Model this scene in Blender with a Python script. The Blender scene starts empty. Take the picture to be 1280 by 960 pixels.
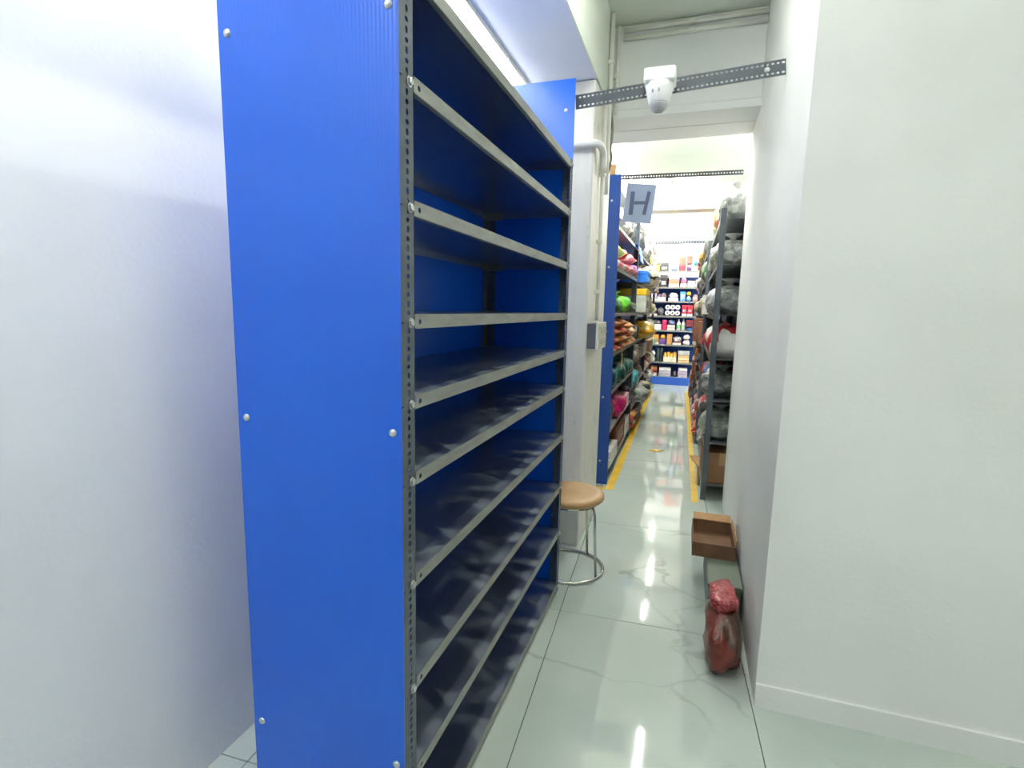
import bpy, bmesh, math, random
from mathutils import Matrix, Vector

PI = math.pi
random.seed(7)
scene = bpy.context.scene
COL = scene.collection

# ------------------------------------------------------------------ camera, world, exposure
cam_data = bpy.data.cameras.new('camera')
cam_data.sensor_fit = 'HORIZONTAL'
cam_data.sensor_width = 36.0
cam_data.lens = 36.0 * 662.0 / 1280.0
cam_data.clip_start = 0.02
cam_data.clip_end = 60
cam = bpy.data.objects.new('camera', cam_data)
COL.objects.link(cam)
# columns = camera right, up, back in world axes (X across the aisle, Y along the aisle, Z up)
yc = Vector(((863 - 640) / 662.0, -(390 - 480) / 662.0, -1.0)).normalized()
up = -Vector(((530 - 640) / 662.0, -(5300 - 480) / 662.0, -1.0)).normalized()
zc = (up - yc * up.dot(yc)).normalized()
xc = yc.cross(zc)
cam.matrix_world = Matrix.Translation((0, 0, 1.45)) @ Matrix((xc, yc, zc)).to_4x4()
scene.camera = cam

world = bpy.data.worlds.new('world')
scene.world = world
world.use_nodes = True
world.node_tree.nodes['Background'].inputs[0].default_value = (0.9, 0.95, 0.95, 1)
world.node_tree.nodes['Background'].inputs[1].default_value = 0.35

vs = scene.view_settings
vs.view_transform = 'Standard'
vs.look = 'None'
vs.gamma = 1.0
vs.use_curve_mapping = False
vs.exposure = 0.8
scene.cycles.max_bounces = 10
scene.cycles.diffuse_bounces = 6
scene.cycles.glossy_bounces = 4
scene.cycles.sample_clamp_indirect = 6.0

# tube lamps: (x, y0, y1, z, strength, width)
TUBES_NEAR = [(-0.12, 1.3, 2.5, 3.14, 62.0), (-0.12, -0.75, 0.45, 3.14, 62.0), (-0.12, -2.9, -1.7, 3.14, 62.0), (1.7, -0.6, 0.6, 3.14, 62.0)]  # first tube is unseen, added to brighten the cross beam and near room
TUBES_FAR = [(-0.22, 4.25, 5.45, 3.12, 280.0), (-0.38, 7.64, 8.66, 3.12, 280.0), (-0.38, 8.68, 9.70, 3.12, 280.0),
             (-0.47, 10.55, 11.3, 3.12, 260.0), (1.6, 5.2, 6.4, 3.12, 700.0), (1.6, 8.4, 9.6, 3.12, 700.0)]  # last two are unseen, added over the next aisle to brighten the far room
LED_BATTENS = [(-0.99, 1.35, 2.685, 2.70, 18.0), (-0.99, 2.70, 3.06, 2.70, 18.0), (-0.99, 0.0, 1.335, 2.70, 18.0), (-0.99, -1.35, -0.015, 2.70, 18.0), (-0.99, -2.7, -1.365, 2.70, 18.0)]


# ------------------------------------------------------------------ helpers
def lin(c):
    return tuple((v / 255 / 12.92 if v / 255 <= 0.04045 else ((v / 255 + 0.055) / 1.055) ** 2.4) for v in c) + (1.0,)


_mats = {}


def nodes_of(m):
    m.use_nodes = True
    nt = m.node_tree
    return nt, nt.nodes['Principled BSDF']


def mat(name, c, c2=None, rough=0.5, metal=0.0, scale=6.0, bump=0.0, bscale=40.0, stretch=(1, 1, 1), lo=0.4, hi=0.6,
        spec=0.5, emit=0.0, coords='Object', alpha=1.0, detail=4.0):
    key = (name, c, c2, rough, metal, scale, bump, emit)
    if key in _mats:
        return _mats[key]
    m = bpy.data.materials.new(name)
    nt, bs = nodes_of(m)
    bs.inputs['Roughness'].default_value = rough
    bs.inputs['Metallic'].default_value = metal
    bs.inputs['Specular IOR Level'].default_value = spec
    tc = nt.nodes.new('ShaderNodeTexCoord')
    mp = nt.nodes.new('ShaderNodeMapping')
    mp.inputs['Scale'].default_value = stretch
    nt.links.new(tc.outputs[coords], mp.inputs[0])
    if c2 is None:
        c2 = tuple(max(0, v * 0.9) for v in c)
    nz = nt.nodes.new('ShaderNodeTexNoise')
    nz.inputs['Scale'].default_value = scale
    nz.inputs['Detail'].default_value = detail
    nt.links.new(mp.outputs[0], nz.inputs['Vector'])
    rp = nt.nodes.new('ShaderNodeValToRGB')
    rp.color_ramp.elements[0].position = lo
    rp.color_ramp.elements[1].position = hi
    rp.color_ramp.elements[0].color = lin(c)
    rp.color_ramp.elements[1].color = lin(c2)
    nt.links.new(nz.outputs[0], rp.inputs[0])
    nt.links.new(rp.outputs[0], bs.inputs['Base Color'])
    if bump > 0:
        n2 = nt.nodes.new('ShaderNodeTexNoise')
        n2.inputs['Scale'].default_value = bscale
        nt.links.new(mp.outputs[0], n2.inputs['Vector'])
        b = nt.nodes.new('ShaderNodeBump')
        b.inputs['Strength'].default_value = bump
        b.inputs['Distance'].default_value = 0.02
        nt.links.new(n2.outputs[0], b.inputs['Height'])
        nt.links.new(b.outputs[0], bs.inputs['Normal'])
    if emit > 0:
        bs.inputs['Emission Color'].default_value = lin(c)
        bs.inputs['Emission Strength'].default_value = emit
    _mats[key] = m
    return m


def print_mat(name, base, marks, third=None, scale=14.0, rough=0.3):
    """Printed packaging: flat print in blotchy bands on the wrapper."""
    key = ('print', name, base, marks, third)
    if key in _mats:
        return _mats[key]
    m = bpy.data.materials.new(name)
    nt, bs = nodes_of(m)
    bs.inputs['Roughness'].default_value = rough
    tc = nt.nodes.new('ShaderNodeTexCoord')
    vo = nt.nodes.new('ShaderNodeTexVoronoi')
    vo.inputs['Scale'].default_value = scale
    nt.links.new(tc.outputs['Object'], vo.inputs['Vector'])
    rp = nt.nodes.new('ShaderNodeValToRGB')
    rp.color_ramp.interpolation = 'CONSTANT'
    e = rp.color_ramp.elements
    e[0].position, e[0].color = 0.0, lin(base)
    e[1].position, e[1].color = 0.62, lin(marks)
    if third:
        k = e.new(0.82)
        k.color = lin(third)
    sep = nt.nodes.new('ShaderNodeSeparateColor')
    nt.links.new(vo.outputs['Color'], sep.inputs[0])
    nt.links.new(sep.outputs[0], rp.inputs[0])
    nt.links.new(rp.outputs[0], bs.inputs['Base Color'])
    n2 = nt.nodes.new('ShaderNodeTexNoise')
    n2.inputs['Scale'].default_value = 25
    nt.links.new(tc.outputs['Object'], n2.inputs['Vector'])
    b = nt.nodes.new('ShaderNodeBump')
    b.inputs['Strength'].default_value = 0.35
    b.inputs['Distance'].default_value = 0.02
    nt.links.new(n2.outputs[0], b.inputs['Height'])
    nt.links.new(b.outputs[0], bs.inputs['Normal'])
    _mats[key] = m
    return m


def mesh_from(bm, name, m, smooth=False):
    bmesh.ops.recalc_face_normals(bm, faces=bm.faces)
    me = bpy.data.meshes.new(name)
    bm.to_mesh(me)
    bm.free()
    if smooth:
        for p in me.polygons:
            p.use_smooth = True
    if m:
        me.materials.append(m)
    return me


def put(name, me, parent=None, loc=(0, 0, 0), rot=(0, 0, 0), scale=None):
    o = bpy.data.objects.new(name, me)
    COL.objects.link(o)
    o.parent = parent
    o.location = loc
    o.rotation_euler = rot
    if scale:
        o.scale = scale
    return o


def obj(name, bm, m, parent=None, loc=(0, 0, 0), rot=(0, 0, 0), smooth=False):
    return put(name, mesh_from(bm, name, m, smooth), parent, loc, rot)


def tag(o, label, cat, group=None):
    o['label'] = label
    o['category'] = cat
    if group:
        o['group'] = group
    return o


def thing(name, label, cat, loc=(0, 0, 0), rz=0.0, group=None):
    o = bpy.data.objects.new(name, None)
    COL.objects.link(o)
    o.empty_display_size = 0.05
    o.location = loc
    o.rotation_euler = (0, 0, rz)
    return tag(o, label, cat, group)


def struct(o):
    o['kind'] = 'structure'
    return o


def box(bm, x0, x1, y0, y1, z0, z1, bevel=0.0):
    v = [bm.verts.new(p) for p in ((x0, y0, z0), (x1, y0, z0), (x1, y1, z0), (x0, y1, z0),
                                   (x0, y0, z1), (x1, y0, z1), (x1, y1, z1), (x0, y1, z1))]
    f = [bm.faces.new([v[i] for i in q]) for q in ((3, 2, 1, 0), (4, 5, 6, 7), (0, 1, 5, 4), (1, 2, 6, 5), (2, 3, 7, 6), (3, 0, 4, 7))]
    if bevel > 0:
        es = set(e for q in f for e in q.edges)
        bmesh.ops.bevel(bm, geom=list(es), offset=bevel, segments=1, affect='EDGES', profile=0.5)
    return v


def bxm(x0, x1, y0, y1, z0, z1, bevel=0.0):
    bm = bmesh.new()
    box(bm, x0, x1, y0, y1, z0, z1, bevel)
    return bm


def smooth_path(pts, n=6):
    P = [Vector(p) for p in pts]
    if len(P) < 3:
        return P
    out = []
    for i in range(len(P) - 1):
        a = P[i - 1] if i > 0 else P[i]
        b, c = P[i], P[i + 1]
        d = P[i + 2] if i + 2 < len(P) else P[i + 1]
        for k in range(n):
            t = k / n
            out.append(0.5 * ((2 * b) + (c - a) * t + (2 * a - 5 * b + 4 * c - d) * t * t + (3 * b - a - 3 * c + d) * t ** 3))
    out.append(P[-1])
    return out


def fillet(pts, r=0.03, n=6):
    P = [Vector(p) for p in pts]
    out = [P[0]]
    for i in range(1, len(P) - 1):
        a, b, c = P[i - 1], P[i], P[i + 1]
        u, w = (a - b), (c - b)
        rr = min(r, u.length * 0.49, w.length * 0.49)
        p0, p2 = b + u.normalized() * rr, b + w.normalized() * rr
        for k in range(n + 1):
            t = k / n
            out.append(p0 * (1 - t) ** 2 + b * 2 * t * (1 - t) + p2 * t * t)
    out.append(P[-1])
    return out


def tube(bm, path, r, seg=10, closed=False):
    path = [Vector(p) for p in path]
    n = len(path)
    rings = []
    prev = None
    for i, p in enumerate(path):
        if closed:
            t = path[(i + 1) % n] - path[i - 1]
        else:
            t = path[min(i + 1, n - 1)] - path[max(i - 1, 0)]
        t.normalize()
        if prev is None:
            a = Vector((0, 0, 1)) if abs(t.z) < 0.9 else Vector((1, 0, 0))
            u = t.cross(a).normalized()
        else:
            u = (prev - t * prev.dot(t)).normalized()
        prev = u
        w = t.cross(u)
        rr = r[i] if isinstance(r, (list, tuple)) else r
        rings.append([bm.verts.new(p + (u * math.cos(2 * PI * k / seg) + w * math.sin(2 * PI * k / seg)) * rr) for k in range(seg)])
    m = n if closed else n - 1
    for i in range(m):
        a, b = rings[i], rings[(i + 1) % n]
        for k in range(seg):
            bm.faces.new((a[k], a[(k + 1) % seg], b[(k + 1) % seg], b[k]))
    if not closed:
        bm.faces.new(rings[0][::-1])
        bm.faces.new(rings[-1])


def lathe(bm, prof, seg=20, mtx=None, squash=1.0):
    """prof: list of (r, z) from bottom to top."""
    mtx = mtx or Matrix.Identity(4)
    rings = []
    for r, z in prof:
        if r <= 1e-6:
            rings.append([bm.verts.new(mtx @ Vector((0, 0, z)))])
        else:
            rings.append([bm.verts.new(mtx @ Vector((r * math.cos(2 * PI * k / seg), r * squash * math.sin(2 * PI * k / seg), z))) for k in range(seg)])
    for a, b in zip(rings, rings[1:]):
        for k in range(seg):
            k2 = (k + 1) % seg
            if len(a) == 1 and len(b) > 1:
                bm.faces.new((a[0], b[k2], b[k]))
            elif len(b) == 1 and len(a) > 1:
                bm.faces.new((a[k], a[k2], b[0]))
            elif len(a) > 1 and len(b) > 1:
                bm.faces.new((a[k], a[k2], b[k2], b[k]))
    if len(rings[0]) > 1:
        bm.faces.new(rings[0][::-1])
    if len(rings[-1]) > 1:
        bm.faces.new(rings[-1])


def strip(bm, cells, width, off, th, mtx, n=8):
    """Perforated flat bar. It runs along local +Z, its width along local +X from 0, thickness along +Y.
    cells: list of (length, hole_w, hole_h) (hole 0 = plain); off = hole centre along the width (or several)."""
    offs = off if isinstance(off, (list, tuple)) else [off]
    bounds = [0.0]
    for a, b in zip(offs, offs[1:]):
        bounds.append((a + b) / 2)
    bounds.append(width)

    def V(x, y, z):
        return bm.verts.new(mtx @ Vector((x, y, z)))
    z = 0.0
    for ln, hw, hh in cells:
        if hw <= 0:
            box_pts = [V(0, 0, z), V(width, 0, z), V(width, 0, z + ln), V(0, 0, z + ln), V(0, th, z), V(width, th, z), V(width, th, z + ln), V(0, th, z + ln)]
            for q in ((0, 1, 2, 3), (7, 6, 5, 4), (0, 3, 7, 4), (1, 5, 6, 2)):
                bm.faces.new([box_pts[i] for i in q])
        else:
            for j, oc in enumerate(offs):
                xa, xb = bounds[j], bounds[j + 1]
                zc_ = z + ln / 2
                lay = []
                for y in (0, th):
                    outer = [V(xa, y, z), V(oc, y, z), V(xb, y, z), V(xb, y, zc_), V(xb, y, z + ln), V(oc, y, z + ln), V(xa, y, z + ln), V(xa, y, zc_)]
                    inner = []
                    for k in range(8):
                        ang = -0.75 * PI + k * PI / 4
                        inner.append(V(oc + hw / 2 * math.cos(ang), y, zc_ + hh / 2 * math.sin(ang)))
                    for k in range(8):
                        bm.faces.new((outer[k], outer[(k + 1) % 8], inner[(k + 1) % 8], inner[k]))
                    lay.append((outer, inner))
                (o0, i0), (o1, i1) = lay
                for k in range(8):
                    bm.faces.new((i0[k], i0[(k + 1) % 8], i1[(k + 1) % 8], i1[k]))
                if j == 0:
                    bm.faces.new((o0[6], o0[7], o1[7], o1[6])); bm.faces.new((o0[7], o0[0], o1[0], o1[7]))
                if j == len(offs) - 1:
                    bm.faces.new((o0[2], o0[3], o1[3], o1[2])); bm.faces.new((o0[3], o0[4], o1[4], o1[3]))
        z += ln


def hexbolt(r=0.008, h=0.006):
    """Hex head with washer, axis along local +Z."""
    bm = bmesh.new()
    lathe(bm, [(r * 1.35, 0), (r * 1.35, 0.0015)], 12)
    lathe(bm, [(r, 0.0015), (r, h), (r * 0.8, h + 0.0012)], 6)
    return bm


def words(n):
    return ['first', 'second', 'third', 'fourth', 'fifth', 'sixth', 'seventh', 'eighth', 'ninth', 'tenth', 'eleventh', 'twelfth'][n]


# ------------------------------------------------------------------ materials
WHITE = mat('white_paint', (236, 237, 234), (230, 231, 228), rough=0.75, scale=1.5, bump=0.05, bscale=60, spec=0.3, coords='Object')
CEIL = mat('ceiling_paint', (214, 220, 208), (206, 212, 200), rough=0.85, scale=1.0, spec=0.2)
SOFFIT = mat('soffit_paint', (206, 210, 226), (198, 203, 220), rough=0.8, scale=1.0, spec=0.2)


def pillar_material():
    """Cream painted plaster with fine upright scuffs and a few dark chips."""
    m = bpy.data.materials.new('scuffed_pillar_paint')
    nt, bs = nodes_of(m)
    bs.inputs['Roughness'].default_value = 0.65
    tc = nt.nodes.new('ShaderNodeTexCoord')
    mp = nt.nodes.new('ShaderNodeMapping')
    mp.inputs['Scale'].default_value = (5, 5, 1.1)
    nt.links.new(tc.outputs['Object'], mp.inputs[0])
    nz = nt.nodes.new('ShaderNodeTexNoise'); nz.inputs['Scale'].default_value = 5; nz.inputs['Detail'].default_value = 5
    nt.links.new(mp.outputs[0], nz.inputs['Vector'])
    rp = nt.nodes.new('ShaderNodeValToRGB')
    rp.color_ramp.elements[0].position = 0.26; rp.color_ramp.elements[0].color = lin((96, 92, 84))
    rp.color_ramp.elements[1].position = 0.33; rp.color_ramp.elements[1].color = lin((216, 214, 202))
    k = rp.color_ramp.elements.new(0.7); k.color = lin((225, 223, 212))
    nt.links.new(nz.outputs[0], rp.inputs[0])
    nt.links.new(rp.outputs[0], bs.inputs['Base Color'])
    return m


PILLAR = pillar_material()


def blue_sheet():
    """Blue fluted plastic sheet: upright flutes a few millimetres wide, slight cloudiness."""
    m = bpy.data.materials.new('blue_fluted_plastic')
    nt, bs = nodes_of(m)
    bs.inputs['Roughness'].default_value = 0.28
    bs.inputs['Specular IOR Level'].default_value = 0.6
    tc = nt.nodes.new('ShaderNodeTexCoord')
    nz = nt.nodes.new('ShaderNodeTexNoise'); nz.inputs['Scale'].default_value = 2.2; nz.inputs['Detail'].default_value = 5
    nt.links.new(tc.outputs['Object'], nz.inputs['Vector'])
    rp = nt.nodes.new('ShaderNodeValToRGB')
    rp.color_ramp.elements[0].position = 0.3; rp.color_ramp.elements[0].color = lin((0, 84, 200))
    rp.color_ramp.elements[1].position = 0.75; rp.color_ramp.elements[1].color = lin((2, 92, 208))
    nt.links.new(nz.outputs[0], rp.inputs[0])
    nt.links.new(rp.outputs[0], bs.inputs['Base Color'])
    wv = nt.nodes.new('ShaderNodeTexWave'); wv.wave_type = 'BANDS'; wv.bands_direction = 'DIAGONAL'
    mp = nt.nodes.new('ShaderNodeMapping'); mp.inputs['Scale'].default_value = (1, 1, 0.0)
    nt.links.new(tc.outputs['Object'], mp.inputs[0])
    nt.links.new(mp.outputs[0], wv.inputs['Vector']); wv.inputs['Scale'].default_value = 70
    b = nt.nodes.new('ShaderNodeBump'); b.inputs['Strength'].default_value = 0.12; b.inputs['Distance'].default_value = 0.002
    nt.links.new(wv.outputs[0], b.inputs['Height'])
    nt.links.new(b.outputs[0], bs.inputs['Normal'])
    return m


BLUE = blue_sheet()
BLUE_PAINT = mat('blue_rack_sheet', (30, 74, 156), (36, 80, 164), rough=0.45, scale=3)
POST = mat('grey_slotted_steel', (92, 100, 108), (80, 88, 96), rough=0.5, metal=0.25, scale=9)
LIP = mat('dull_zinc_lip', (154, 156, 150), (130, 132, 126), rough=0.42, metal=0.45, scale=8, stretch=(4, 1, 4), lo=0.35, hi=0.7)
BOLT = mat('bright_zinc_bolt', (205, 208, 208), rough=0.3, metal=0.7)
CHROME = mat('chrome', (205, 205, 198), (190, 190, 182), rough=0.18, metal=0.95)
PVC = mat('white_pvc_pipe', (228, 228, 220), (218, 218, 208), rough=0.45, scale=5)
YELLOW = mat('yellow_floor_tape', (224, 186, 40), (206, 166, 30), rough=0.4, scale=7, lo=0.35, hi=0.7)
CARD = mat('brown_cardboard', (190, 150, 104), (176, 136, 92), rough=0.85, scale=9)
CARD_DARK = mat('dark_brown_cardboard', (120, 88, 62), (104, 76, 54), rough=0.85, scale=9)


def shelf_material():
    """Glossy galvanised steel tray carrying smeared whitish dust."""
    m = bpy.data.materials.new('dusty_galvanised_steel')
    nt, bs = nodes_of(m)
    tc = nt.nodes.new('ShaderNodeTexCoord')
    mp = nt.nodes.new('ShaderNodeMapping'); mp.inputs['Scale'].default_value = (1.0, 2.2, 1)
    mp.inputs['Rotation'].default_value = (0, 0, 0.5)
    nt.links.new(tc.outputs['Object'], mp.inputs[0])
    nz = nt.nodes.new('ShaderNodeTexNoise'); nz.inputs['Scale'].default_value = 4.0; nz.inputs['Detail'].default_value = 8
    nz.inputs['Roughness'].default_value = 0.6; nz.inputs['Distortion'].default_value = 0.4
    nt.links.new(mp.outputs[0], nz.inputs['Vector'])
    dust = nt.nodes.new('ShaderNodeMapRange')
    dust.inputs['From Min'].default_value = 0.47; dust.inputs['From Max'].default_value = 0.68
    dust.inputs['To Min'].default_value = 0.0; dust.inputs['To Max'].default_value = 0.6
    # dust settles on the upper side only
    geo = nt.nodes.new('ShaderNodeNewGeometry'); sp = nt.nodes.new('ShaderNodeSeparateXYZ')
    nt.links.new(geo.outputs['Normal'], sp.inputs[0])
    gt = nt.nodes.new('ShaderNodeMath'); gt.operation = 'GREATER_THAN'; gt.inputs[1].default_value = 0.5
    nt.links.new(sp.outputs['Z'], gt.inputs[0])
    # denser near the front: drag wear, with the aisle's light painted in
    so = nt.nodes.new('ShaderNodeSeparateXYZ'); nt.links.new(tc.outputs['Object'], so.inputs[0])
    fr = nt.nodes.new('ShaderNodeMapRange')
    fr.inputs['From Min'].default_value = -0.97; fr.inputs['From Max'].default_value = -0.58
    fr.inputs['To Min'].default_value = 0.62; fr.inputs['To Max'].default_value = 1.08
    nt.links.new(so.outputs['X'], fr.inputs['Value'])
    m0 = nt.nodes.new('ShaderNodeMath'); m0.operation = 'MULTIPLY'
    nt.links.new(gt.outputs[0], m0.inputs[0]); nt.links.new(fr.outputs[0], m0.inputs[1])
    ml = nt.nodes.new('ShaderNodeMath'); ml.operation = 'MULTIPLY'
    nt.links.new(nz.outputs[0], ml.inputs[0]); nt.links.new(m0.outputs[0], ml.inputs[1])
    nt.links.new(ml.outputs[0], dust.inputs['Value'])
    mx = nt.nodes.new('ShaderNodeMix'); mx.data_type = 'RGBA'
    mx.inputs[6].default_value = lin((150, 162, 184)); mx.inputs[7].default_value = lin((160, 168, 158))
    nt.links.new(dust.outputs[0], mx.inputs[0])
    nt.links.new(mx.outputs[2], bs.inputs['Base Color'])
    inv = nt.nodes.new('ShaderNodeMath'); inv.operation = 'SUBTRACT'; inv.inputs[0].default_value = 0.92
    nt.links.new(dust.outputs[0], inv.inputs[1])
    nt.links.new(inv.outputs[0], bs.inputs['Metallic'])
    mr = nt.nodes.new('ShaderNodeMapRange')
    mr.inputs['To Min'].default_value = 0.28; mr.inputs['To Max'].default_value = 0.55
    nt.links.new(dust.outputs[0], mr.inputs['Value'])
    nt.links.new(mr.outputs[0], bs.inputs['Roughness'])
    return m


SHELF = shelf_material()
SHELF_PLAIN = mat('grey_shelf_steel', (120, 124, 128), (104, 108, 114), rough=0.4, metal=0.2)


def tile_material():
    """Polished porcelain: pale grey-green, cloudy, with thin dark marble veins."""
    m = bpy.data.materials.new('polished_marble_tile')
    nt, bs = nodes_of(m)
    bs.inputs['Roughness'].default_value = 0.045
    bs.inputs['Specular IOR Level'].default_value = 0.5
    geo = nt.nodes.new('ShaderNodeNewGeometry')
    cl = nt.nodes.new('ShaderNodeTexNoise'); cl.inputs['Scale'].default_value = 1.3; cl.inputs['Detail'].default_value = 6
    nt.links.new(geo.outputs['Position'], cl.inputs['Vector'])
    rp = nt.nodes.new('ShaderNodeValToRGB')
    rp.color_ramp.elements[0].position = 0.35; rp.color_ramp.elements[0].color = lin((180, 192, 184))
    rp.color_ramp.elements[1].position = 0.7; rp.color_ramp.elements[1].color = lin((194, 204, 196))
    nt.links.new(cl.outputs[0], rp.inputs[0])
    mp = nt.nodes.new('ShaderNodeMapping'); mp.inputs['Scale'].default_value = (0.6, 0.9, 1); mp.inputs['Rotation'].default_value = (0, 0, -0.35)
    mp.inputs['Location'].default_value = (0.9, 0.55, 0)
    nt.links.new(geo.outputs['Position'], mp.inputs[0])
    vn = nt.nodes.new('ShaderNodeTexNoise'); vn.inputs['Scale'].default_value = 1.6; vn.inputs['Detail'].default_value = 5
    nt.links.new(mp.outputs[0], vn.inputs['Vector'])
    vsx = nt.nodes.new('ShaderNodeVectorMath'); vsx.operation = 'SCALE'; vsx.inputs['Scale'].default_value = 0.7
    nt.links.new(vn.outputs['Color'], vsx.inputs[0])
    vad = nt.nodes.new('ShaderNodeVectorMath'); vad.operation = 'ADD'
    nt.links.new(mp.outputs[0], vad.inputs[0]); nt.links.new(vsx.outputs[0], vad.inputs[1])
    vo = nt.nodes.new('ShaderNodeTexVoronoi'); vo.feature = 'DISTANCE_TO_EDGE'; vo.inputs['Scale'].default_value = 1.0
    nt.links.new(vad.outputs[0], vo.inputs['Vector'])
    vr0 = nt.nodes.new('ShaderNodeMapRange')
    vr0.inputs['From Min'].default_value = 0.0; vr0.inputs['From Max'].default_value = 0.011
    vr0.inputs['To Min'].default_value = 0.5; vr0.inputs['To Max'].default_value = 0.0
    nt.links.new(vo.outputs['Distance'], vr0.inputs['Value'])
    brk = nt.nodes.new('ShaderNodeMapRange')
    brk.inputs['From Min'].default_value = 0.42; brk.inputs['From Max'].default_value = 0.6
    nt.links.new(cl.outputs[0], brk.inputs['Value'])
    vr = nt.nodes.new('ShaderNodeMath'); vr.operation = 'MULTIPLY'
    nt.links.new(vr0.outputs[0], vr.inputs[0]); nt.links.new(brk.outputs[0], vr.inputs[1])
    mx = nt.nodes.new('ShaderNodeMix'); mx.data_type = 'RGBA'
    nt.links.new(vr.outputs[0], mx.inputs[0])
    nt.links.new(rp.outputs[0], mx.inputs[6])
    mx.inputs[7].default_value = lin((118, 122, 112))
    nt.links.new(mx.outputs[2], bs.inputs['Base Color'])
    return m


TILE = tile_material()
GROUT = mat('dark_grout', (92, 94, 86), (76, 78, 72), rough=0.9)

# ------------------------------------------------------------------ the setting
CZ = 3.2
floor = struct(obj('floor', bxm(-1.9, 3.4, -4.2, 11.9, -0.06, -0.004), GROUT))
tile_me = mesh_from(bxm(-0.3985, 0.3985, -0.5735, 0.5735, -0.012, 0.0, 0.0015), 'floor_tile', TILE)
ta = 0.0497
dx, dy = Vector((math.cos(ta), math.sin(ta), 0)), Vector((-math.sin(ta), math.cos(ta), 0))
org = Vector((-0.391, 0.0, 0)) + dy * 0.06
for i in range(-2, 5):
    for j in range(-4, 11):
        p = org + dx * (0.8 * (i + 0.5)) + dy * (1.15 * (j + 0.5))
        if -1.75 < p.x < 3.2 and -4.0 < p.y < 11.7:
            put('floor_tile', tile_me, floor, p, (0, 0, ta))

struct(obj('ceiling', bxm(-1.7, 3.1, -4.1, 11.6, CZ, CZ + 0.1), CEIL))
struct(obj('wall_left', bxm(-1.5, -1.35, -4.1, 3.1, 0, CZ), WHITE))
struct(obj('wall_left_far', bxm(-1.25, -1.10, 3.73, 11.6, 0, CZ), WHITE))
struct(obj('wall_behind', bxm(-1.5, 3.1, -4.1, -4.0, 0, CZ), mat('slate_blue_paint', (52, 66, 96), (46, 60, 90), rough=0.7)))  # unseen wall; dark tone added so the blue side panel mirrors little
struct(obj('wall_back', bxm(-1.25, 3.1, 11.5, 11.6, 0, CZ), WHITE))
struct(obj('wall_right', bxm(3.0, 3.1, -4.1, 11.6, 0, CZ), WHITE))
struct(obj('wall_right_near', bxm(0.32, 3.0, 2.0, 4.15, 0, CZ), WHITE))
# pillar and beams
struct(obj('trim_pillar', bxm(-1.35, -0.57, 3.08, 3.72, 0, 2.70, 0.006), PILLAR))
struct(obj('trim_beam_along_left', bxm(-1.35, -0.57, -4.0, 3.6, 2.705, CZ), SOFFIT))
bm = bmesh.new()
box(bm, -1.35, 0.32, 3.6, 3.85, 2.705, CZ, 0.004)
box(bm, -0.569, 0.32, 3.6, 3.85, 2.66, 2.705)
struct(obj('trim_beam_across', bm, WHITE))
struct(obj('trim_beam_across_rear', bxm(-1.35, 0.32, 3.89, 4.15, 2.668, CZ, 0.004), WHITE))
struct(obj('trim_beam_far_left', bxm(-1.10, -0.72, 4.15, 11.5, 2.62, CZ), WHITE))
struct(obj('trim_beam_far_across', bxm(-0.72, 3.0, 8.0, 8.28, 2.86, CZ, 0.004), mat('grey_beam_paint', (176, 176, 170), (168, 168, 162), rough=0.8)))  # grey puts the underside's shade into the colour of the whole beam
# vertical face of the along-beam is plain white like the pillar
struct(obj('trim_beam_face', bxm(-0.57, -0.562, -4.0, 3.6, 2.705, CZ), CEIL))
# skirting on the near right wall
struct(obj('baseboard_right', bxm(0.32, 3.0, 1.988, 2.0, 0, 0.09), WHITE))


# ------------------------------------------------------------------ lamps
def tube_lamp(x, y0, y1, z, strength, label):
    """Batten with a round fluorescent tube: the tube itself gives the light."""
    t = thing('tube_light', label, 'ceiling light', (x, (y0 + y1) / 2, z), 0, 'tube lights along the ceiling')
    h = (y1 - y0) / 2
    obj('housing', bxm(-0.025, 0.025, -h, h, 0.02, CZ - z, 0.004), PVC, t)
    bm = bmesh.new()
    tube(bm, [(0, -h + 0.03, 0), (0, h - 0.03, 0)], 0.014, 12)
    obj('tube', bm, mat('tube_glow', (255, 255, 250), (255, 255, 250), emit=strength), t, smooth=True)
    for s in (-1, 1):
        obj('end_holder', bxm(-0.018, 0.018, s * h - 0.03 * (s > 0), s * h + 0.03 * (s < 0), -0.02, 0.02, 0.003), PVC, t)
    return t


near_names = ['tube light on the ceiling just before the cross beam', 'tube light on the ceiling above the camera', 'tube light on the ceiling far behind the camera',
              'tube light on the near ceiling right of the camera']
for a, n in zip(TUBES_NEAR, near_names):
    tube_lamp(*a, n)
far_names = ['first tube light beyond the white cross beam', 'second tube light beyond the cross beam, before the third',
             'third tube light beyond the cross beam, in line with the second', 'last tube light above the rack at the aisle end',
             'tube light over the next aisle, nearer one', 'tube light over the next aisle, farther one']
for a, n in zip(TUBES_FAR, far_names):
    tube_lamp(*a, n)
for (x, y0, y1, z, s), n in zip(LED_BATTENS, ['long flat light panel under the beam above the empty rack', 'short flat light panel at the far end above the empty rack',
                               'flat light panel above the near end of the empty rack', 'flat light panel under the beam left of the camera', 'flat light panel under the beam behind the camera']):
    t = thing('batten_light', n, 'ceiling light', (x, (y0 + y1) / 2, z), 0, 'flat lights above the empty rack')
    h = (y1 - y0) / 2
    obj('housing', bxm(-0.045, 0.045, -h, h, -0.02, 0.005, 0.003), PVC, t)
    obj('diffuser', bxm(-0.04, 0.04, -h + 0.004, h - 0.004, -0.028, -0.0205, 0.003), mat('diffuser_glow', (250, 252, 255), (250, 252, 255), emit=s), t)


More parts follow.
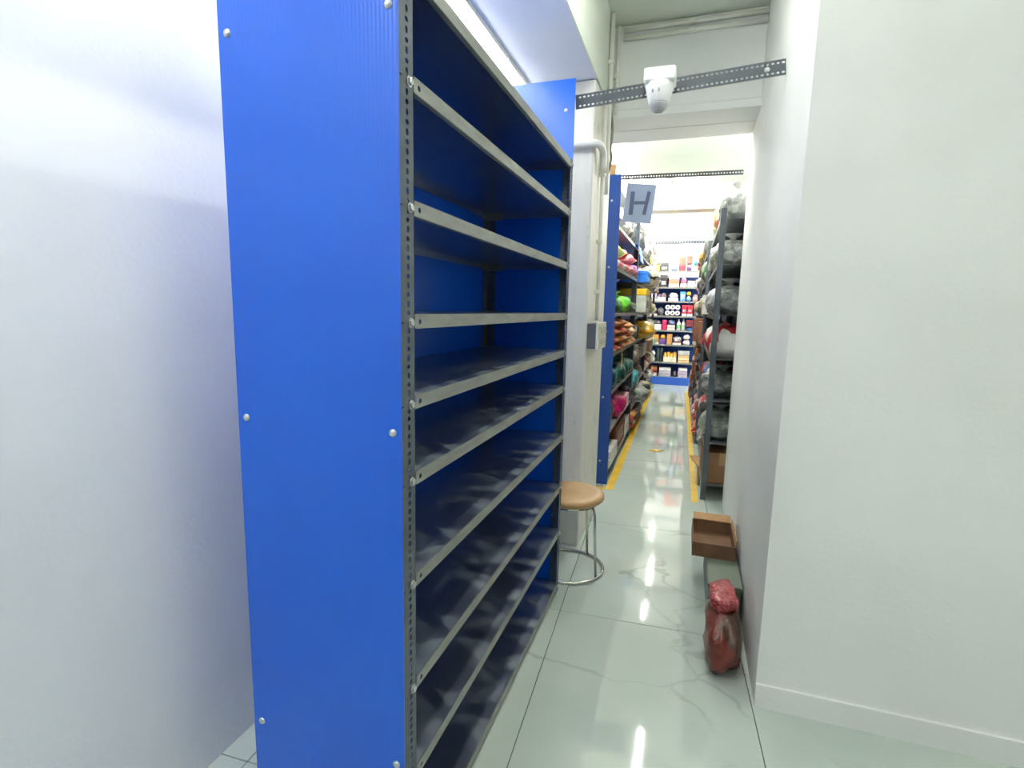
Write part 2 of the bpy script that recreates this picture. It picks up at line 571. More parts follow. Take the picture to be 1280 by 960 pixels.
# ------------------------------------------------------------------ the empty blue rack
FX, BX = -0.563, -0.985            # front and back planes
Y0, Y1 = 0.978, 2.538              # post to post
LEVELS = [2.127, 1.911, 1.668, 1.432, 1.255, 1.081, 0.837, 0.576, 0.337, 0.047]
rack = thing('shelving_rack', 'tall empty steel rack with blue side panels and ten bare shelves', 'rack', ((FX + BX) / 2, (Y0 + Y1) / 2, 0))
RO = Vector(((FX + BX) / 2, (Y0 + Y1) / 2, 0))


def R(x, y, z=0.0):
    return Vector((x, y, z)) - RO


# slotted angle post, corner at origin, flanges along +X and +Y, alternating round holes and slots
def post_mesh(height, w, full=True):
    bm = bmesh.new()
    cells = [(0.02, 0, 0)]
    z, k = 0.02, 0
    while z + 0.019 < height:
        cells.append((0.019, 0.013, 0.0105) if k % 2 == 0 else (0.019, 0.0105, 0.0145))
        z += 0.019
        k += 1
    cells.append((height - z, 0, 0))
    # flange in the XZ plane (width along X, thickness +Y)
    strip(bm, cells, w, w * 0.46, 0.0018, Matrix.Identity(4))
    # flange in the YZ plane (width along Y, thickness +X)
    strip(bm, cells, w, w * 0.46, 0.0018, Matrix(((0, 1, 0, 0), (1, 0, 0, 0), (0, 0, 1, 0), (0, 0, 0, 1))))
    return mesh_from(bm, 'post', POST)


pm = post_mesh(2.135, 0.045)
put('post', pm, rack, R(FX, Y0), (0, 0, PI / 2))
put('post', pm, rack, R(FX, Y1), (0, 0, PI))
put('post', pm, rack, R(BX, Y1), (0, 0, 1.5 * PI))
put('post', pm, rack, R(BX, Y0), (0, 0, 0))

# plain edge strip beside the near post: cut at every shelf
joints = [2.5] + [z - 0.018 for z in LEVELS[:-1]] + [0.0]
for za, zb in zip(joints, joints[1:]):
    bm = bmesh.new()
    box(bm, -0.0012, 0.0012, 0, 0.0175, zb + 0.0025, za, 0.0006)
    obj('edge_strip', bm, POST, rack, R(FX + 0.001, Y0 - 0.0185))

# panels
obj('side_panel', bxm(BX - 0.004, FX + 0.006, -0.004, 0, 0.0, 2.5), BLUE, rack, R(0, Y0 - 0.0195) + Vector((RO.x * 0, 0, 0)))
obj('side_panel', bxm(BX - 0.004, FX - 0.001, 0, 0.004, 0.0, 2.495), BLUE, rack, R(0, Y1 + 0.003))
obj('back_panel', bxm(-0.004, 0, Y0 - 0.015, Y1 + 0.002, 0.0, 2.14), BLUE, rack, R(BX - 0.002, 0))

bolt_me = mesh_from(hexbolt(), 'bolt', BOLT)
rivet_bm = bmesh.new()
lathe(rivet_bm, [(0.009, 0), (0.009, 0.001), (0.006, 0.004), (0.0, 0.005)], 14)
rivet_me = mesh_from(rivet_bm, 'panel_bolt', BOLT, True)
for z in (2.012, 1.185, 0.4):
    for x in (-0.577, -0.965):
        put('panel_bolt', rivet_me, rack, R(x, Y0 - 0.0235, z), (PI / 2, 0, 0))
for z in (2.36, 1.98, 1.185, 0.4):
    put('panel_bolt', rivet_me, rack, R(-0.605, Y1 + 0.003, z), (PI / 2, 0, 0))

# shelves: tray + rear/side lips in one mesh, front lip its own part
ya, yb = Y0 + 0.003, Y1 - 0.003
LH = 0.029
tray_bm = bmesh.new()
box(tray_bm, BX + 0.004, FX - 0.003, ya, yb, -0.0016, 0.0)
lipx = [(0.012, 0, 0), (0.018, 0.008, 0.008), (0.018, 0.008, 0.008), (0.03, 0, 0), (0.018, 0.008, 0.008), (yb - ya - 0.192, 0, 0), (0.018, 0.008, 0.008), (0.03, 0, 0), (0.018, 0.008, 0.008), (0.018, 0.008, 0.008), (0.012, 0, 0)]
strip(tray_bm, lipx, LH, LH / 2, 0.0016, Matrix(((0, 1, 0, BX + 0.004), (0, 0, 1, ya), (1, 0, 0, -LH), (0, 0, 0, 1))))
wx = FX - BX - 0.007
lipy = [(0.012, 0, 0), (0.018, 0.008, 0.008), (0.018, 0.008, 0.008), (0.03, 0, 0), (0.018, 0.008, 0.008), (wx - 0.096, 0, 0)]
for yy in (ya, yb - 0.0016):
    strip(tray_bm, lipy, LH, LH / 2, 0.0016, Matrix(((0, 0, 1, BX + 0.004), (0, 1, 0, yy), (1, 0, 0, -LH), (0, 0, 0, 1))))
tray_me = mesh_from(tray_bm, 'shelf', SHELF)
lip_bm = bmesh.new()
L = yb - ya - 0.09
cells = [(0.012, 0, 0), (0.02, 0.012, 0.013), (L - 0.064, 0, 0), (0.02, 0.012, 0.013), (0.012, 0, 0)]
strip(lip_bm, cells, LH + 0.002, LH / 2, 0.0016, Matrix(((0, 1, 0, FX - 0.001), (0, 0, 1, ya + 0.045), (1, 0, 0, -LH - 0.001), (0, 0, 0, 1))))
# tucked ends behind the posts and a small return at the bottom edge
box(lip_bm, FX - 0.0048, FX - 0.0028, ya, ya + 0.044, -LH, 0.0)
box(lip_bm, FX - 0.0048, FX - 0.0028, yb - 0.044, yb, -LH, 0.0)
box(lip_bm, FX - 0.012, FX - 0.001, ya + 0.045, yb - 0.045, -LH - 0.0016, -LH)
lip_me = mesh_from(lip_bm, 'front_lip', LIP)
# rear corner gusset
gus_bm = bmesh.new()
gl = [(0.012, 0, 0), (0.018, 0.008, 0.008), (0.018, 0.008, 0.008), (0.03, 0.008, 0.008)]
strip(gus_bm, gl, 0.04, 0.02, 0.0016, Matrix(((0, 0, 1, 0.0), (0, -1, 0, 0.0), (1, 0, 0, -0.036), (0, 0, 0, 1))))
strip(gus_bm, gl, 0.04, 0.02, 0.0016, Matrix(((0, 1, 0, 0.0), (0, 0, -1, 0.0), (1, 0, 0, -0.036), (0, 0, 0, 1))))
gus_me = mesh_from(gus_bm, 'corner_bracket', LIP)
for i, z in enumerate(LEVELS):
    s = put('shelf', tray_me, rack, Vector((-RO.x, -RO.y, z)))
    put('front_lip', lip_me, s)
    put('corner_bracket', gus_me, s, (BX + 0.0065, yb - 0.003, 0))
    zz = z - 0.017
    put('bolt', bolt_me, rack, R(FX + 0.0003, Y0 + 0.029, zz), (0, PI / 2, 0))
    put('bolt', bolt_me, rack, R(FX + 0.0003, Y1 - 0.022, zz), (0, PI / 2, 0))


# ------------------------------------------------------------------ slotted rails across the aisle
def rail(label, x0, x1, y, z0, z1, h, two=True, depth=0.04, pitch=0.02):
    ln = math.hypot(x1 - x0, z1 - z0)
    t = thing('slotted_rail', label, 'rail', (x0, y, z0))
    t.rotation_euler = (0, -math.atan2(z1 - z0, x1 - x0), 0)
    bm = bmesh.new()
    n = int(ln / pitch)
    cells = [((ln - n * pitch), 0, 0)] + [(pitch, 0.010, 0.0135) if k % 2 else (pitch, 0.010, 0.011) for k in range(n)]
    # runs along +X, width along +Z
    strip(bm, cells, h, [h * 0.2, h * 0.8] if two else h * 0.5, 0.002, Matrix(((0, 0, 1, 0), (0, 1, 0, 0), (1, 0, 0, 0), (0, 0, 0, 1))))
    obj('web', bm, mat('dark_slotted_steel', (70, 76, 82), (60, 66, 72), rough=0.5, metal=0.3), t)
    bm = bmesh.new()
    box(bm, 0, ln, 0.002, 0.012, h - 0.002, h)
    obj('flange', bm, POST, t)
    return t


r1 = rail('grey slotted steel rail across the aisle behind the dome camera', -0.575, 0.315, 2.612, 2.385, 2.442, 0.064)
for x in (0.82,):
    put('bolt', bolt_me, r1, (x, 0, 0.031), (PI / 2, 0, 0))
r2 = rail('thin slotted rail above the H sign, fixed to the left rack', -0.585, 0.30, 4.335, 2.455, 2.445, 0.034, two=False)
r3 = rail('farthest slotted rail above the rack at the aisle end', -0.95, 0.55, 10.86, 2.72, 2.74, 0.06, two=False, pitch=0.05)

# ------------------------------------------------------------------ dome camera
cm = thing('security_camera', 'white turret security camera hanging on the slotted rail', 'camera', (-0.19, 2.545, 2.312))
cw = mat('camera_white_plastic', (238, 240, 236), (232, 234, 230), rough=0.35)
obj('mount_box', bxm(-0.066, 0.066, -0.055, 0.062, 0.117, 0.172, 0.006), cw, cm)
bm = bmesh.new()
lathe(bm, [(0.041, 0.040), (0.0435, 0.043), (0.053, 0.074), (0.059, 0.097), (0.0615, 0.1165)], 28)
obj('housing', bm, cw, cm, smooth=True)
bm = bmesh.new()
lathe(bm, [(0.0, 0.0), (0.018, 0.004), (0.032, 0.016), (0.039, 0.032), (0.0405, 0.041)], 28)
obj('dome', bm, mat('camera_grey_dome', (172, 174, 176), (160, 162, 164), rough=0.15), cm, smooth=True)
for a in (-2.05, -1.55):
    bm = bmesh.new()
    lathe(bm, [(0.0035, 0), (0.0035, 0.004)], 10, squash=2.2)
    obj('sensor_window', bm, mat('sensor_grey', (150, 152, 156)), cm, (0.0535 * math.cos(a), 0.0535 * math.sin(a), 0.078), (PI / 2, 0, a + PI / 2))
bm = bmesh.new()
lathe(bm, [(0.008, 0), (0.008, 0.006)], 12)
obj('cable_plug', bm, cw, cm, (0, -0.02, 0.171), smooth=True)

# ------------------------------------------------------------------ conduits and socket board on the pillar
def pipe(name, label, pts, r, clips=(), rad=0.05, cat='pipe', m=PVC):
    t = thing(name, label, cat, pts[0])
    o = Vector(pts[0])
    bm = bmesh.new()
    tube(bm, [p - o for p in fillet(pts, rad)], r, 12)
    obj('tube', bm, m, t, smooth=True)
    for c in clips:
        c = Vector(c) - o
        obj('clip', bxm(c.x - r - 0.006, c.x + r + 0.006, c.y - r - 0.006, c.y + r + 0.006, c.z - 0.012, c.z + 0.012, 0.003), m, t)
    return t


pipe('conduit', 'white conduit running down the pillar side into the socket board', [(-0.548, 3.30, 2.69), (-0.548, 3.30, 1.385)], 0.012,
     [(-0.550, 3.30, 2.25), (-0.550, 3.30, 1.86), (-0.550, 3.30, 1.56)])
pipe('drain_pipe', 'thick white elbow pipe bending round the pillar corner near its top', [(-1.05, 3.055, 2.36), (-0.535, 3.055, 2.36), (-0.535, 3.22, 2.36), (-0.535, 3.22, 2.24)], 0.021, rad=0.06)
pipe('conduit', 'white conduit rising beside the beam corner to the ceiling', [(-0.545, 3.42, 3.19), (-0.545, 3.42, 2.16)], 0.014,
     [(-0.548, 3.42, 2.92), (-0.548, 3.42, 2.72)])
pipe('conduit', 'short white conduit hugging the cross beam corner', [(-0.53, 3.575, 3.19), (-0.53, 3.575, 2.68)], 0.012, [(-0.535, 3.578, 2.9)])
pipe('conduit', 'upper white conduit along the top of the cross beam', [(-0.50, 3.582, 3.165), (0.318, 3.582, 3.165)], 0.014, [(-0.10, 3.584, 3.165)])
pipe('conduit', 'lower white conduit along the top of the cross beam', [(-0.50, 3.582, 3.118), (0.318, 3.582, 3.118)], 0.014, [(-0.10, 3.584, 3.118)])
pipe('cable_bundle', 'loop of dirty cable ends at the pillar and beam corner', [(-0.552, 3.50, 2.69), (-0.535, 3.52, 2.58), (-0.55, 3.56, 2.45), (-0.53, 3.52, 2.40), (-0.552, 3.50, 2.30)], 0.009, rad=0.04, cat='cable',
     m=mat('dusty_cable', (150, 146, 134), (118, 112, 100), rough=0.8, scale=20))

sb = thing('socket_board', 'white switch and socket board on the pillar with grey sides', 'switchboard', (-0.57, 3.11, 1.215))
obj('back_box', bxm(0.0005, 0.052, 0, 0.30, 0.008, 0.155, 0.003), mat('grey_box_plastic', (96, 98, 108), (88, 90, 100), rough=0.6), sb)
ivory = mat('ivory_plate', (228, 226, 212), (220, 218, 204), rough=0.35)
obj('front_plate', bxm(0.052, 0.066, -0.006, 0.306, 0.0, 0.163, 0.004), ivory, sb)
k = 0
for yy in (0.03, 0.165):
    for zz in (0.02, 0.088):
        mdl = obj('socket_module', bxm(0.066, 0.072, yy, yy + 0.11, zz, zz + 0.056, 0.003), mat('module_cream', (214, 212, 190), (206, 204, 182), rough=0.4), sb)
        bm = bmesh.new()
        for q in range(3):
            lathe(bm, [(0.005, 0), (0.005, 0.001)], 8, Matrix.Translation((0.0725, yy + 0.03 + 0.022 * (q == 1) + 0.044 * (q == 2), zz + 0.02 + 0.016 * (q == 1))) @ Matrix.Rotation(PI / 2, 4, 'Y'))
        obj('socket_hole', bm, mat('socket_dark', (60, 60, 58)), mdl)

# ------------------------------------------------------------------ stool
st = thing('stool', 'round tan padded stool with chrome ring base beside the empty rack', 'stool', (-0.572, 2.80, 0), 0.35)
bm = bmesh.new()
lathe(bm, [(0.0, 0.405), (0.165, 0.405), (0.176, 0.409), (0.187, 0.418), (0.191, 0.430), (0.188, 0.441), (0.175, 0.449), (0.14, 0.453), (0.0, 0.455)], 40)
obj('seat', bm, mat('tan_vinyl', (184, 148, 100), (170, 134, 88), rough=0.45, scale=5, bump=0.08, bscale=60), st, smooth=True)
bm = bmesh.new()
lathe(bm, [(0.150, 0.392), (0.155, 0.392), (0.155, 0.405), (0.150, 0.405)], 32)
obj('seat_ring', bm, CHROME, st)
for k in range(4):
    a = PI / 4 + k * PI / 2
    pth = fillet([(0.04, 0, 0.397), (0.168, 0, 0.397), (0.192, 0, 0.012)], 0.035, 8)
    bm = bmesh.new()
    tube(bm, pth, 0.0075, 10)
    bmesh.ops.rotate(bm, verts=bm.verts, cent=(0, 0, 0), matrix=Matrix.Rotation(a, 3, 'Z'))
    leg = obj('leg', bm, CHROME, st, smooth=True)
bm = bmesh.new()
tube(bm, [(0.2 * math.cos(2 * PI * k / 48), 0.2 * math.sin(2 * PI * k / 48), 0.0085) for k in range(48)], 0.0085, 10, closed=True)
obj('base_ring', bm, CHROME, st, smooth=True)

# ------------------------------------------------------------------ yellow floor tape
def tape(label, p, q, w):
    p, q = Vector(p), Vector(q)
    d = (q - p).normalized()
    n = Vector((d.y, -d.x, 0)) * w / 2
    bm = bmesh.new()
    N = 24
    ring = []
    for i in range(N + 1):
        c = p.lerp(q, i / N)
        j1, j2 = random.uniform(0.94, 1.05), random.uniform(0.94, 1.05)
        ring.append([bm.verts.new(v) for v in (c - n * j1, c + n * j2, c + n * j2 + Vector((0, 0, 0.0012)), c - n * j1 + Vector((0, 0, 0.0012)))])
    for a, b in zip(ring, ring[1:]):
        for k in range(4):
            bm.faces.new((a[k], a[(k + 1) % 4], b[(k + 1) % 4], b[k]))
    bm.faces.new(ring[0][::-1]); bm.faces.new(ring[-1])
    return tag(obj('floor_tape', bm, YELLOW), label, 'tape')


tape('yellow floor tape along the foot of the left goods rack', (-0.538, 4.20, 0.0004), (-0.60, 10.0, 0.0004), 0.065)
tape('short yellow tape across the front of the blue end panel', (-0.68, 4.225, 0.0018), (-0.575, 4.215, 0.0018), 0.05)
tape('yellow floor tape along the foot of the right goods rack', (0.127, 4.16, 0.0004), (0.03, 10.2, 0.0004), 0.05)

sc_ = thing('yellow_scrap', 'torn yellow scrap of tape lying mid aisle on the floor', 'scrap', (-0.245, 5.60, 0.0005), 0.3)
bm = bmesh.new()
pts = [(-0.11, 0.0), (-0.03, 0.03), (0.0, 0.1), (0.03, 0.03), (0.1, 0.02), (0.04, -0.02), (0.0, -0.05), (-0.05, -0.02)]
lo_ = [bm.verts.new((x * .8, y * .8, 0)) for x, y in pts]
hi_ = [bm.verts.new((x * .8, y * .8, 0.004 + 0.008 * (i % 2))) for i, (x, y) in enumerate(pts)]
bm.faces.new(lo_[::-1]); bm.faces.new(hi_)
for i in range(8):
    bm.faces.new((lo_[i], lo_[(i + 1) % 8], hi_[(i + 1) % 8], hi_[i]))
obj('torn_piece', bm, YELLOW, sc_)

# ------------------------------------------------------------------ H sign
sg = thing('aisle_sign', 'blue grey card sign with the letter H hanging in the aisle', 'sign', (-0.434, 4.25, 2.115))
sg.rotation_euler = (math.radians(-4), math.radians(5.5), math.radians(4))
obj('card', bxm(-0.108, 0.108, 0.0, 0.003, 0, 0.288), mat('blue_grey_card', (150, 166, 200), (142, 158, 194), rough=0.35, scale=4), sg)
bm = bmesh.new()


def stroke(a, b, w):
    a, b = Vector(a), Vector(b)
    d = (b - a).normalized(); n = Vector((-d.y, d.x)) * w / 2
    lo4 = [bm.verts.new((p.x, 0.0, p.y)) for p in (a - n, b - n, b + n, a + n)]
    hi4 = [bm.verts.new((p.x, -0.0015, p.y)) for p in (a - n, b - n, b + n, a + n)]
    bm.faces.new(lo4); bm.faces.new(hi4[::-1])
    for i in range(4):
        bm.faces.new((lo4[i], lo4[(i + 1) % 4], hi4[(i + 1) % 4], hi4[i]))


stroke((-0.052, 0.055), (-0.060, 0.228), 0.031)
stroke((0.046, 0.062), (0.060, 0.236), 0.026)
stroke((-0.040, 0.145), (0.042, 0.152), 0.024)
obj('letter', bm, mat('dark_slate_tape', (72, 88, 122), (66, 82, 114), rough=0.4), sg)
for x in (-0.09, 0.09):
    bm = bmesh.new()
    tube(bm, [(x, 0.001, 0.28), (x, 0.03, 0.345)], 0.0018, 6)
    obj('hanging_wire', bm, CHROME, sg)


# ------------------------------------------------------------------ goods racks
def angle_post(h, w=0.04):
    bm = bmesh.new()
    box(bm, 0, w, 0, 0.003, 0, h)
    box(bm, 0, 0.003, 0.003, w, 0, h)
    return bm


def goods_rack(name, label, loc, rz, length, depth, levels, height, end_panel=None, plinth=False, back=2.13):
    """Local frame: face plane y = 0 looking to -y, bay runs along +x, shelves go back to +y."""
    t = thing(name, label, 'rack', loc, rz, 'stocked shelving racks')
    for (x, y, a) in ((0, 0, 0), (length, 0, PI / 2), (length, depth, PI), (0, depth, -PI / 2)):
        obj('post', angle_post(height), POST, t, (x, y, 0), (0, 0, a))
    me = mesh_from(bxm(0.003, length - 0.003, 0.003, depth - 0.003, -0.002, 0), 'shelf', SHELF_PLAIN)
    lm = mesh_from(bxm(0.041, length - 0.041, -0.001, 0.0028, -0.03, 0.0, 0.0007), 'front_lip', LIP)
    for z in levels:
        s = put('shelf', me, t, (0, 0, z))
        put('front_lip', lm, s)
    obj('back_panel', bxm(0.003, length - 0.003, depth, depth + 0.004, 0.0, back), BLUE_PAINT, t)
    if end_panel:
        side, w = end_panel
        x = -0.006 if side == 'near' else length + 0.002
        pn = obj('side_panel', bxm(x, x + 0.004, -0.012, depth + 0.004, 0, 2.495), BLUE_PAINT, t)
        for z in (2.30, 1.79, 1.28, 0.74, 0.2):
            put('panel_bolt', rivet_me, t, ((x if side == 'near' else x + 0.004), 0.055, z), (0, -PI / 2 if side == 'near' else PI / 2, 0))
    if plinth:
        obj('plinth', bxm(0.0, length, -0.004, 0.004, 0.0, 0.155), BLUE_PAINT, t)
    return t


LV1 = [2.127, 1.80, 1.43, 1.10, 0.78, 0.45, 0.12]
LV2 = [2.127, 1.77, 1.43, 1.10, 0.85, 0.56, 0.30, 0.06]
LDEP = 0.42
# left: faces +X, so local +x runs along -Y : origin at the far front corner
lbays = [(4.335, 6.16, -0.585, LV1, 'near'), (6.17, 8.10, -0.603, LV2, None), (8.11, 10.0, -0.623, LV2, None)]
names = ['near', 'middle', 'far']
LB = []
for (ya_, yb_, x, lv, ep), nm in zip(lbays, names):
    rz = PI / 2
    r_ = goods_rack('shelving_rack', {'near': 'near bay of the left goods rack with blue end panel', 'middle': 'middle bay of the left goods rack full of bags',
                                       'far': 'far bay of the left goods rack next to the end rack'}[nm], (x, ya_, 0), rz, yb_ - ya_, LDEP, lv, 2.48 if nm == 'near' else 2.2, ('near', 0) if ep else None)
    r_.rotation_euler = (0, 0, PI / 2)
    LB.append((x, ya_, yb_, lv))
# note: with rz = +90deg local +x -> +Y and local +y -> -X: face looks to +X
RB = []
rbays = [(4.25, 6.10, 0.165, LV1, 'near'), (6.11, 8.00, 0.135, LV2, None), (8.01, 9.9, 0.102, LV2, None)]
for (ya_, yb_, x, lv, ep), nm in zip(rbays, names):
    ln = yb_ - ya_
    r_ = goods_rack('shelving_rack', {'near': 'near bay of the right goods rack behind the white wall', 'middle': 'middle bay of the right goods rack with overhanging bags',
                                       'far': 'far bay of the right goods rack, nearest the end rack'}[nm], (x, yb_, 0), -PI / 2, ln, LDEP, lv, 2.2)
    RB.append((x, ya_, yb_, lv))
BLV = [2.232, 1.925, 1.652, 1.366, 1.086, 0.803, 0.454, 0.165]
BRY = 10.93
goods_rack('shelving_rack', 'end rack facing down the aisle with a blue plinth', (-1.05, BRY, 0), 0.0, 1.52, 0.42, BLV, 2.76, None, True, back=2.13)

# cardboard tucked on top of the left rack's end panel
ct = thing('cardboard_piece', 'brown cardboard flap standing on top of the blue end panel', 'cardboard', (-0.72, 4.36, 2.128))
obj('sheet', bxm(-0.03, 0.10, -0.012, -0.004, 0.0, 0.45, 0.001), CARD, ct)
obj('folded_flap', bxm(-0.03, 0.10, -0.004, 0.06, 0.44, 0.45, 0.001), CARD, ct)


# ------------------------------------------------------------------ goods builders (local: x along the shelf, -y to the aisle, z up, base centre at 0)
def g_carton(t, l, d, h, c, c2=None, lab=None):
    m = mat('carton_board', c, rough=0.8, scale=8)
    obj('body', bxm(-l / 2, l / 2, -d / 2, d / 2, 0, h, min(l, d, h) * 0.03), m, t)
    tm = mat('carton_tape', c2 or tuple(min(255, v + 40) for v in c), rough=0.3)
    bm = bmesh.new()
    w = min(l, d) * 0.12
    box(bm, -l / 2 - 0.0008, l / 2 + 0.0008, -w, w, h - 0.0005, h + 0.001)
    for s in (-1, 1):
        box(bm, s * l / 2 - 0.001, s * l / 2 + 0.001, -w, w, h * 0.6, h)
    obj('tape', bm, tm, t)
    if lab:
        obj('printed_label', bxm(-l * 0.33, l * 0.33, -d / 2 - 0.0012, -d / 2 + 0.0005, h * 0.22, h * 0.74), mat('label_print', lab, tuple(int(v * 0.6) for v in lab), scale=22, lo=0.5, hi=0.54), t)


def g_lidbox(t, l, d, h, c, c2=None, lab=None):
    obj('body', bxm(-l / 2, l / 2, -d / 2, d / 2, 0, h * 0.72, h * 0.03), mat('carton_board', c, rough=0.6, scale=8), t)
    obj('lid', bxm(-l / 2 - 0.003, l / 2 + 0.003, -d / 2 - 0.003, d / 2 + 0.003, h * 0.72, h, h * 0.03), mat('lid_board', c2 or c, rough=0.5), t)
    if lab:
        obj('printed_label', bxm(-l * 0.3, l * 0.3, -d / 2 - 0.0012, -d / 2 + 0.0005, h * 0.2, h * 0.5), mat('label_print', lab, tuple(int(v * 0.6) for v in lab), scale=22, lo=0.5, hi=0.54), t)


def pillow_bm(l, d, h, seed, nx=10, ny=7):
    rnd = random.Random(seed)
    bm = bmesh.new()
    top, bot = [], []
    for i in range(nx + 1):
        u = i / nx * 2 - 1
        rt, rb = [], []
        for j in range(ny + 1):
            v = j / ny * 2 - 1
            puff = (max(0, 1 - abs(u) ** 3) ** 0.6) * (max(0, 1 - abs(v) ** 3.5) ** 0.6)
            wr = rnd.uniform(-0.1, 0.1) * puff
            x = u * l / 2 * (1 - 0.04 * v * v)
            y = v * d / 2 * (1 - 0.08 * (1 - u * u)) * (1 + rnd.uniform(-0.02, 0.02))
            edge = i in (0, nx) or j in (0, ny)
            zt = h * (0.42 + (0.58 + wr) * puff)
            zb = h * (0.40 * (1 - min(1, puff * 1.6)))
            if edge:
                zt = zb = h * 0.4
            a = bm.verts.new((x, y, zt))
            rt.append(a)
            rb.append(a if edge else bm.verts.new((x, y, zb)))
        top.append(rt); bot.append(rb)
    for i in range(nx):
        for j in range(ny):
            bm.faces.new((top[i][j], top[i + 1][j], top[i + 1][j + 1], top[i][j + 1]))
            q = (bot[i][j + 1], bot[i + 1][j + 1], bot[i + 1][j], bot[i][j])
            if len(set(q)) == 4 and set(q) != {top[i][j], top[i + 1][j], top[i + 1][j + 1], top[i][j + 1]}:
                bm.faces.new(q)
    return bm


def crimp_bm(w, l, z):
    bm = bmesh.new()
    n = 10
    rows = []
    for i in range(n + 1):
        y = (i / n - 0.5) * w
        zz = z + (0.0022 if i % 2 else -0.0022)
        xo = l if i % 2 else l * 0.9
        rows.append([bm.verts.new(p) for p in ((0, y, zz - 0.0008), (xo, y, zz - 0.0008), (xo, y, zz + 0.0008), (0, y, zz + 0.0008))])
    for a, b in zip(rows, rows[1:]):
        for k in range(4):
            bm.faces.new((a[k], a[(k + 1) % 4], b[(k + 1) % 4], b[k]))
    bm.faces.new(rows[0][::-1]); bm.faces.new(rows[-1])
    return bm


def g_packet(t, l, d, h, c, c2=None, lab=None):
    m = print_mat('packet_print', c, c2 or tuple(min(255, v + 60) for v in c), lab)
    seed = random.random()
    obj('body', pillow_bm(l * 0.92, d, h, seed), m, t, smooth=True)
    cm_ = mat('packet_seal', c2 or c, rough=0.3)
    for s in (-1, 1):
        obj('seal', crimp_bm(d * 0.96, l * 0.045, h * 0.4), cm_, t, (s * l * 0.455, 0, 0), (0, 0, 0 if s > 0 else PI))


def lump_bm(l, d, h, seed, amp=0.2, seg=16, rows=9, neck=True):
    rnd = random.Random(seed)
    ph = [rnd.uniform(0, 6.28) for _ in range(6)]
    bm = bmesh.new()
    prof = []
    top = 0.82 if neck else 1.0
    for i in range(rows + 1):
        v = i / rows
        z = v * top
        r = (max(0.0, 1 - abs(2 * (v ** 0.85) - 1) ** 2.6)) ** 0.5
        r = max(r, 0.62 if i == 0 else 0.0)
        if neck and i == rows:
            r = 0.12
        prof.append((r, z))
    rings = []
    for i, (r, z) in enumerate(prof):
        ring = []
        for k in range(seg):
            a = 2 * PI * k / seg
            w = 1 + amp * (math.sin(3 * a + ph[0] + 4 * z) + 0.7 * math.sin(5 * a + ph[1] - 6 * z) + 0.5 * math.sin(8 * a + ph[2] + 9 * z)) * 0.6
            w += rnd.uniform(-amp, amp) * 0.35
            rr = min(1.0, r * w)
            zz = z * h + (rnd.uniform(-0.02, 0.03) * h if 0 < i < rows else 0)
            # superellipse footprint
            ca, sa = math.cos(a), math.sin(a)
            ring.append(bm.verts.new((l / 2 * rr * math.copysign(abs(ca) ** 0.8, ca), d / 2 * rr * math.copysign(abs(sa) ** 0.8, sa), max(0.0, zz))))
        rings.append(ring)
    for a, b in zip(rings, rings[1:]):
        for k in range(seg):
            bm.faces.new((a[k], a[(k + 1) % seg], b[(k + 1) % seg], b[k]))
    bm.faces.new(rings[0][::-1]); bm.faces.new(rings[-1])
    return bm


def g_bag(t, l, d, h, c, c2=None, lab=None):
    seed = random.random()
    m = mat('plastic_bag', c, c2 or tuple(max(0, int(v * 0.72)) for v in c), rough=0.28, scale=15, bump=0.9, bscale=26, lo=0.44, hi=0.56)
    obj('body', lump_bm(l, d, h, seed), m, t, smooth=True)
    bm = bmesh.new()
    lathe(bm, [(0.05 * l, 0.80 * h), (0.035 * l, 0.86 * h), (0.09 * l, 0.95 * h), (0.13 * l, 1.0 * h)], 9)
    obj('gathered_neck', bm, mat('bag_neck', lab or c, rough=0.4), t, smooth=True)


def g_sack(t, l, d, h, c, c2=None, lab=None):
    seed = random.random()
    obj('body', lump_bm(l, d, h, seed, 0.06, neck=False), print_mat('sack_print', c, c2 or tuple(min(255, v + 50) for v in c), lab, scale=9, rough=0.4), t, smooth=True)
    obj('seam', bxm(-l * 0.42, l * 0.42, -0.004, 0.004, h * 0.95, h * 1.03, 0.001), mat('sack_seam', c2 or c), t)


def g_bottle(t, l, d, h, c, c2=None, lab=None):
    r = l / 2
    bm = bmesh.new()
    lathe(bm, [(r * 0.9, 0), (r, 0.02 * h), (r, 0.6 * h), (r * 0.85, 0.7 * h), (r * 0.36, 0.8 * h), (r * 0.34, 0.88 * h)], 14)
    obj('body', bm, mat('bottle_plastic', c, rough=0.25), t, smooth=True)
    bm = bmesh.new()
    lathe(bm, [(r * 0.42, 0.86 * h), (r * 0.42, 0.98 * h), (r * 0.3, h)], 12)
    obj('cap', bm, mat('bottle_cap', c2 or c, rough=0.3), t)
    bm = bmesh.new()
    lathe(bm, [(r * 1.012, 0.14 * h), (r * 1.012, 0.48 * h)], 14)
    obj('printed_label', bm, mat('bottle_label', lab or c2 or c, rough=0.4, scale=18), t)


def g_jar(t, l, d, h, c, c2=None, lab=None):
    r = l / 2
    bm = bmesh.new()
    lathe(bm, [(r * 0.92, 0), (r, 0.05 * h), (r, 0.7 * h), (r * 0.8, 0.8 * h)], 14)
    obj('body', bm, mat('jar_body', c, rough=0.15), t, smooth=True)
    bm = bmesh.new()
    lathe(bm, [(r * 0.86, 0.79 * h), (r * 0.86, 0.97 * h), (r * 0.78, h)], 14)
    obj('lid', bm, mat('jar_lid', c2 or c, rough=0.35), t)


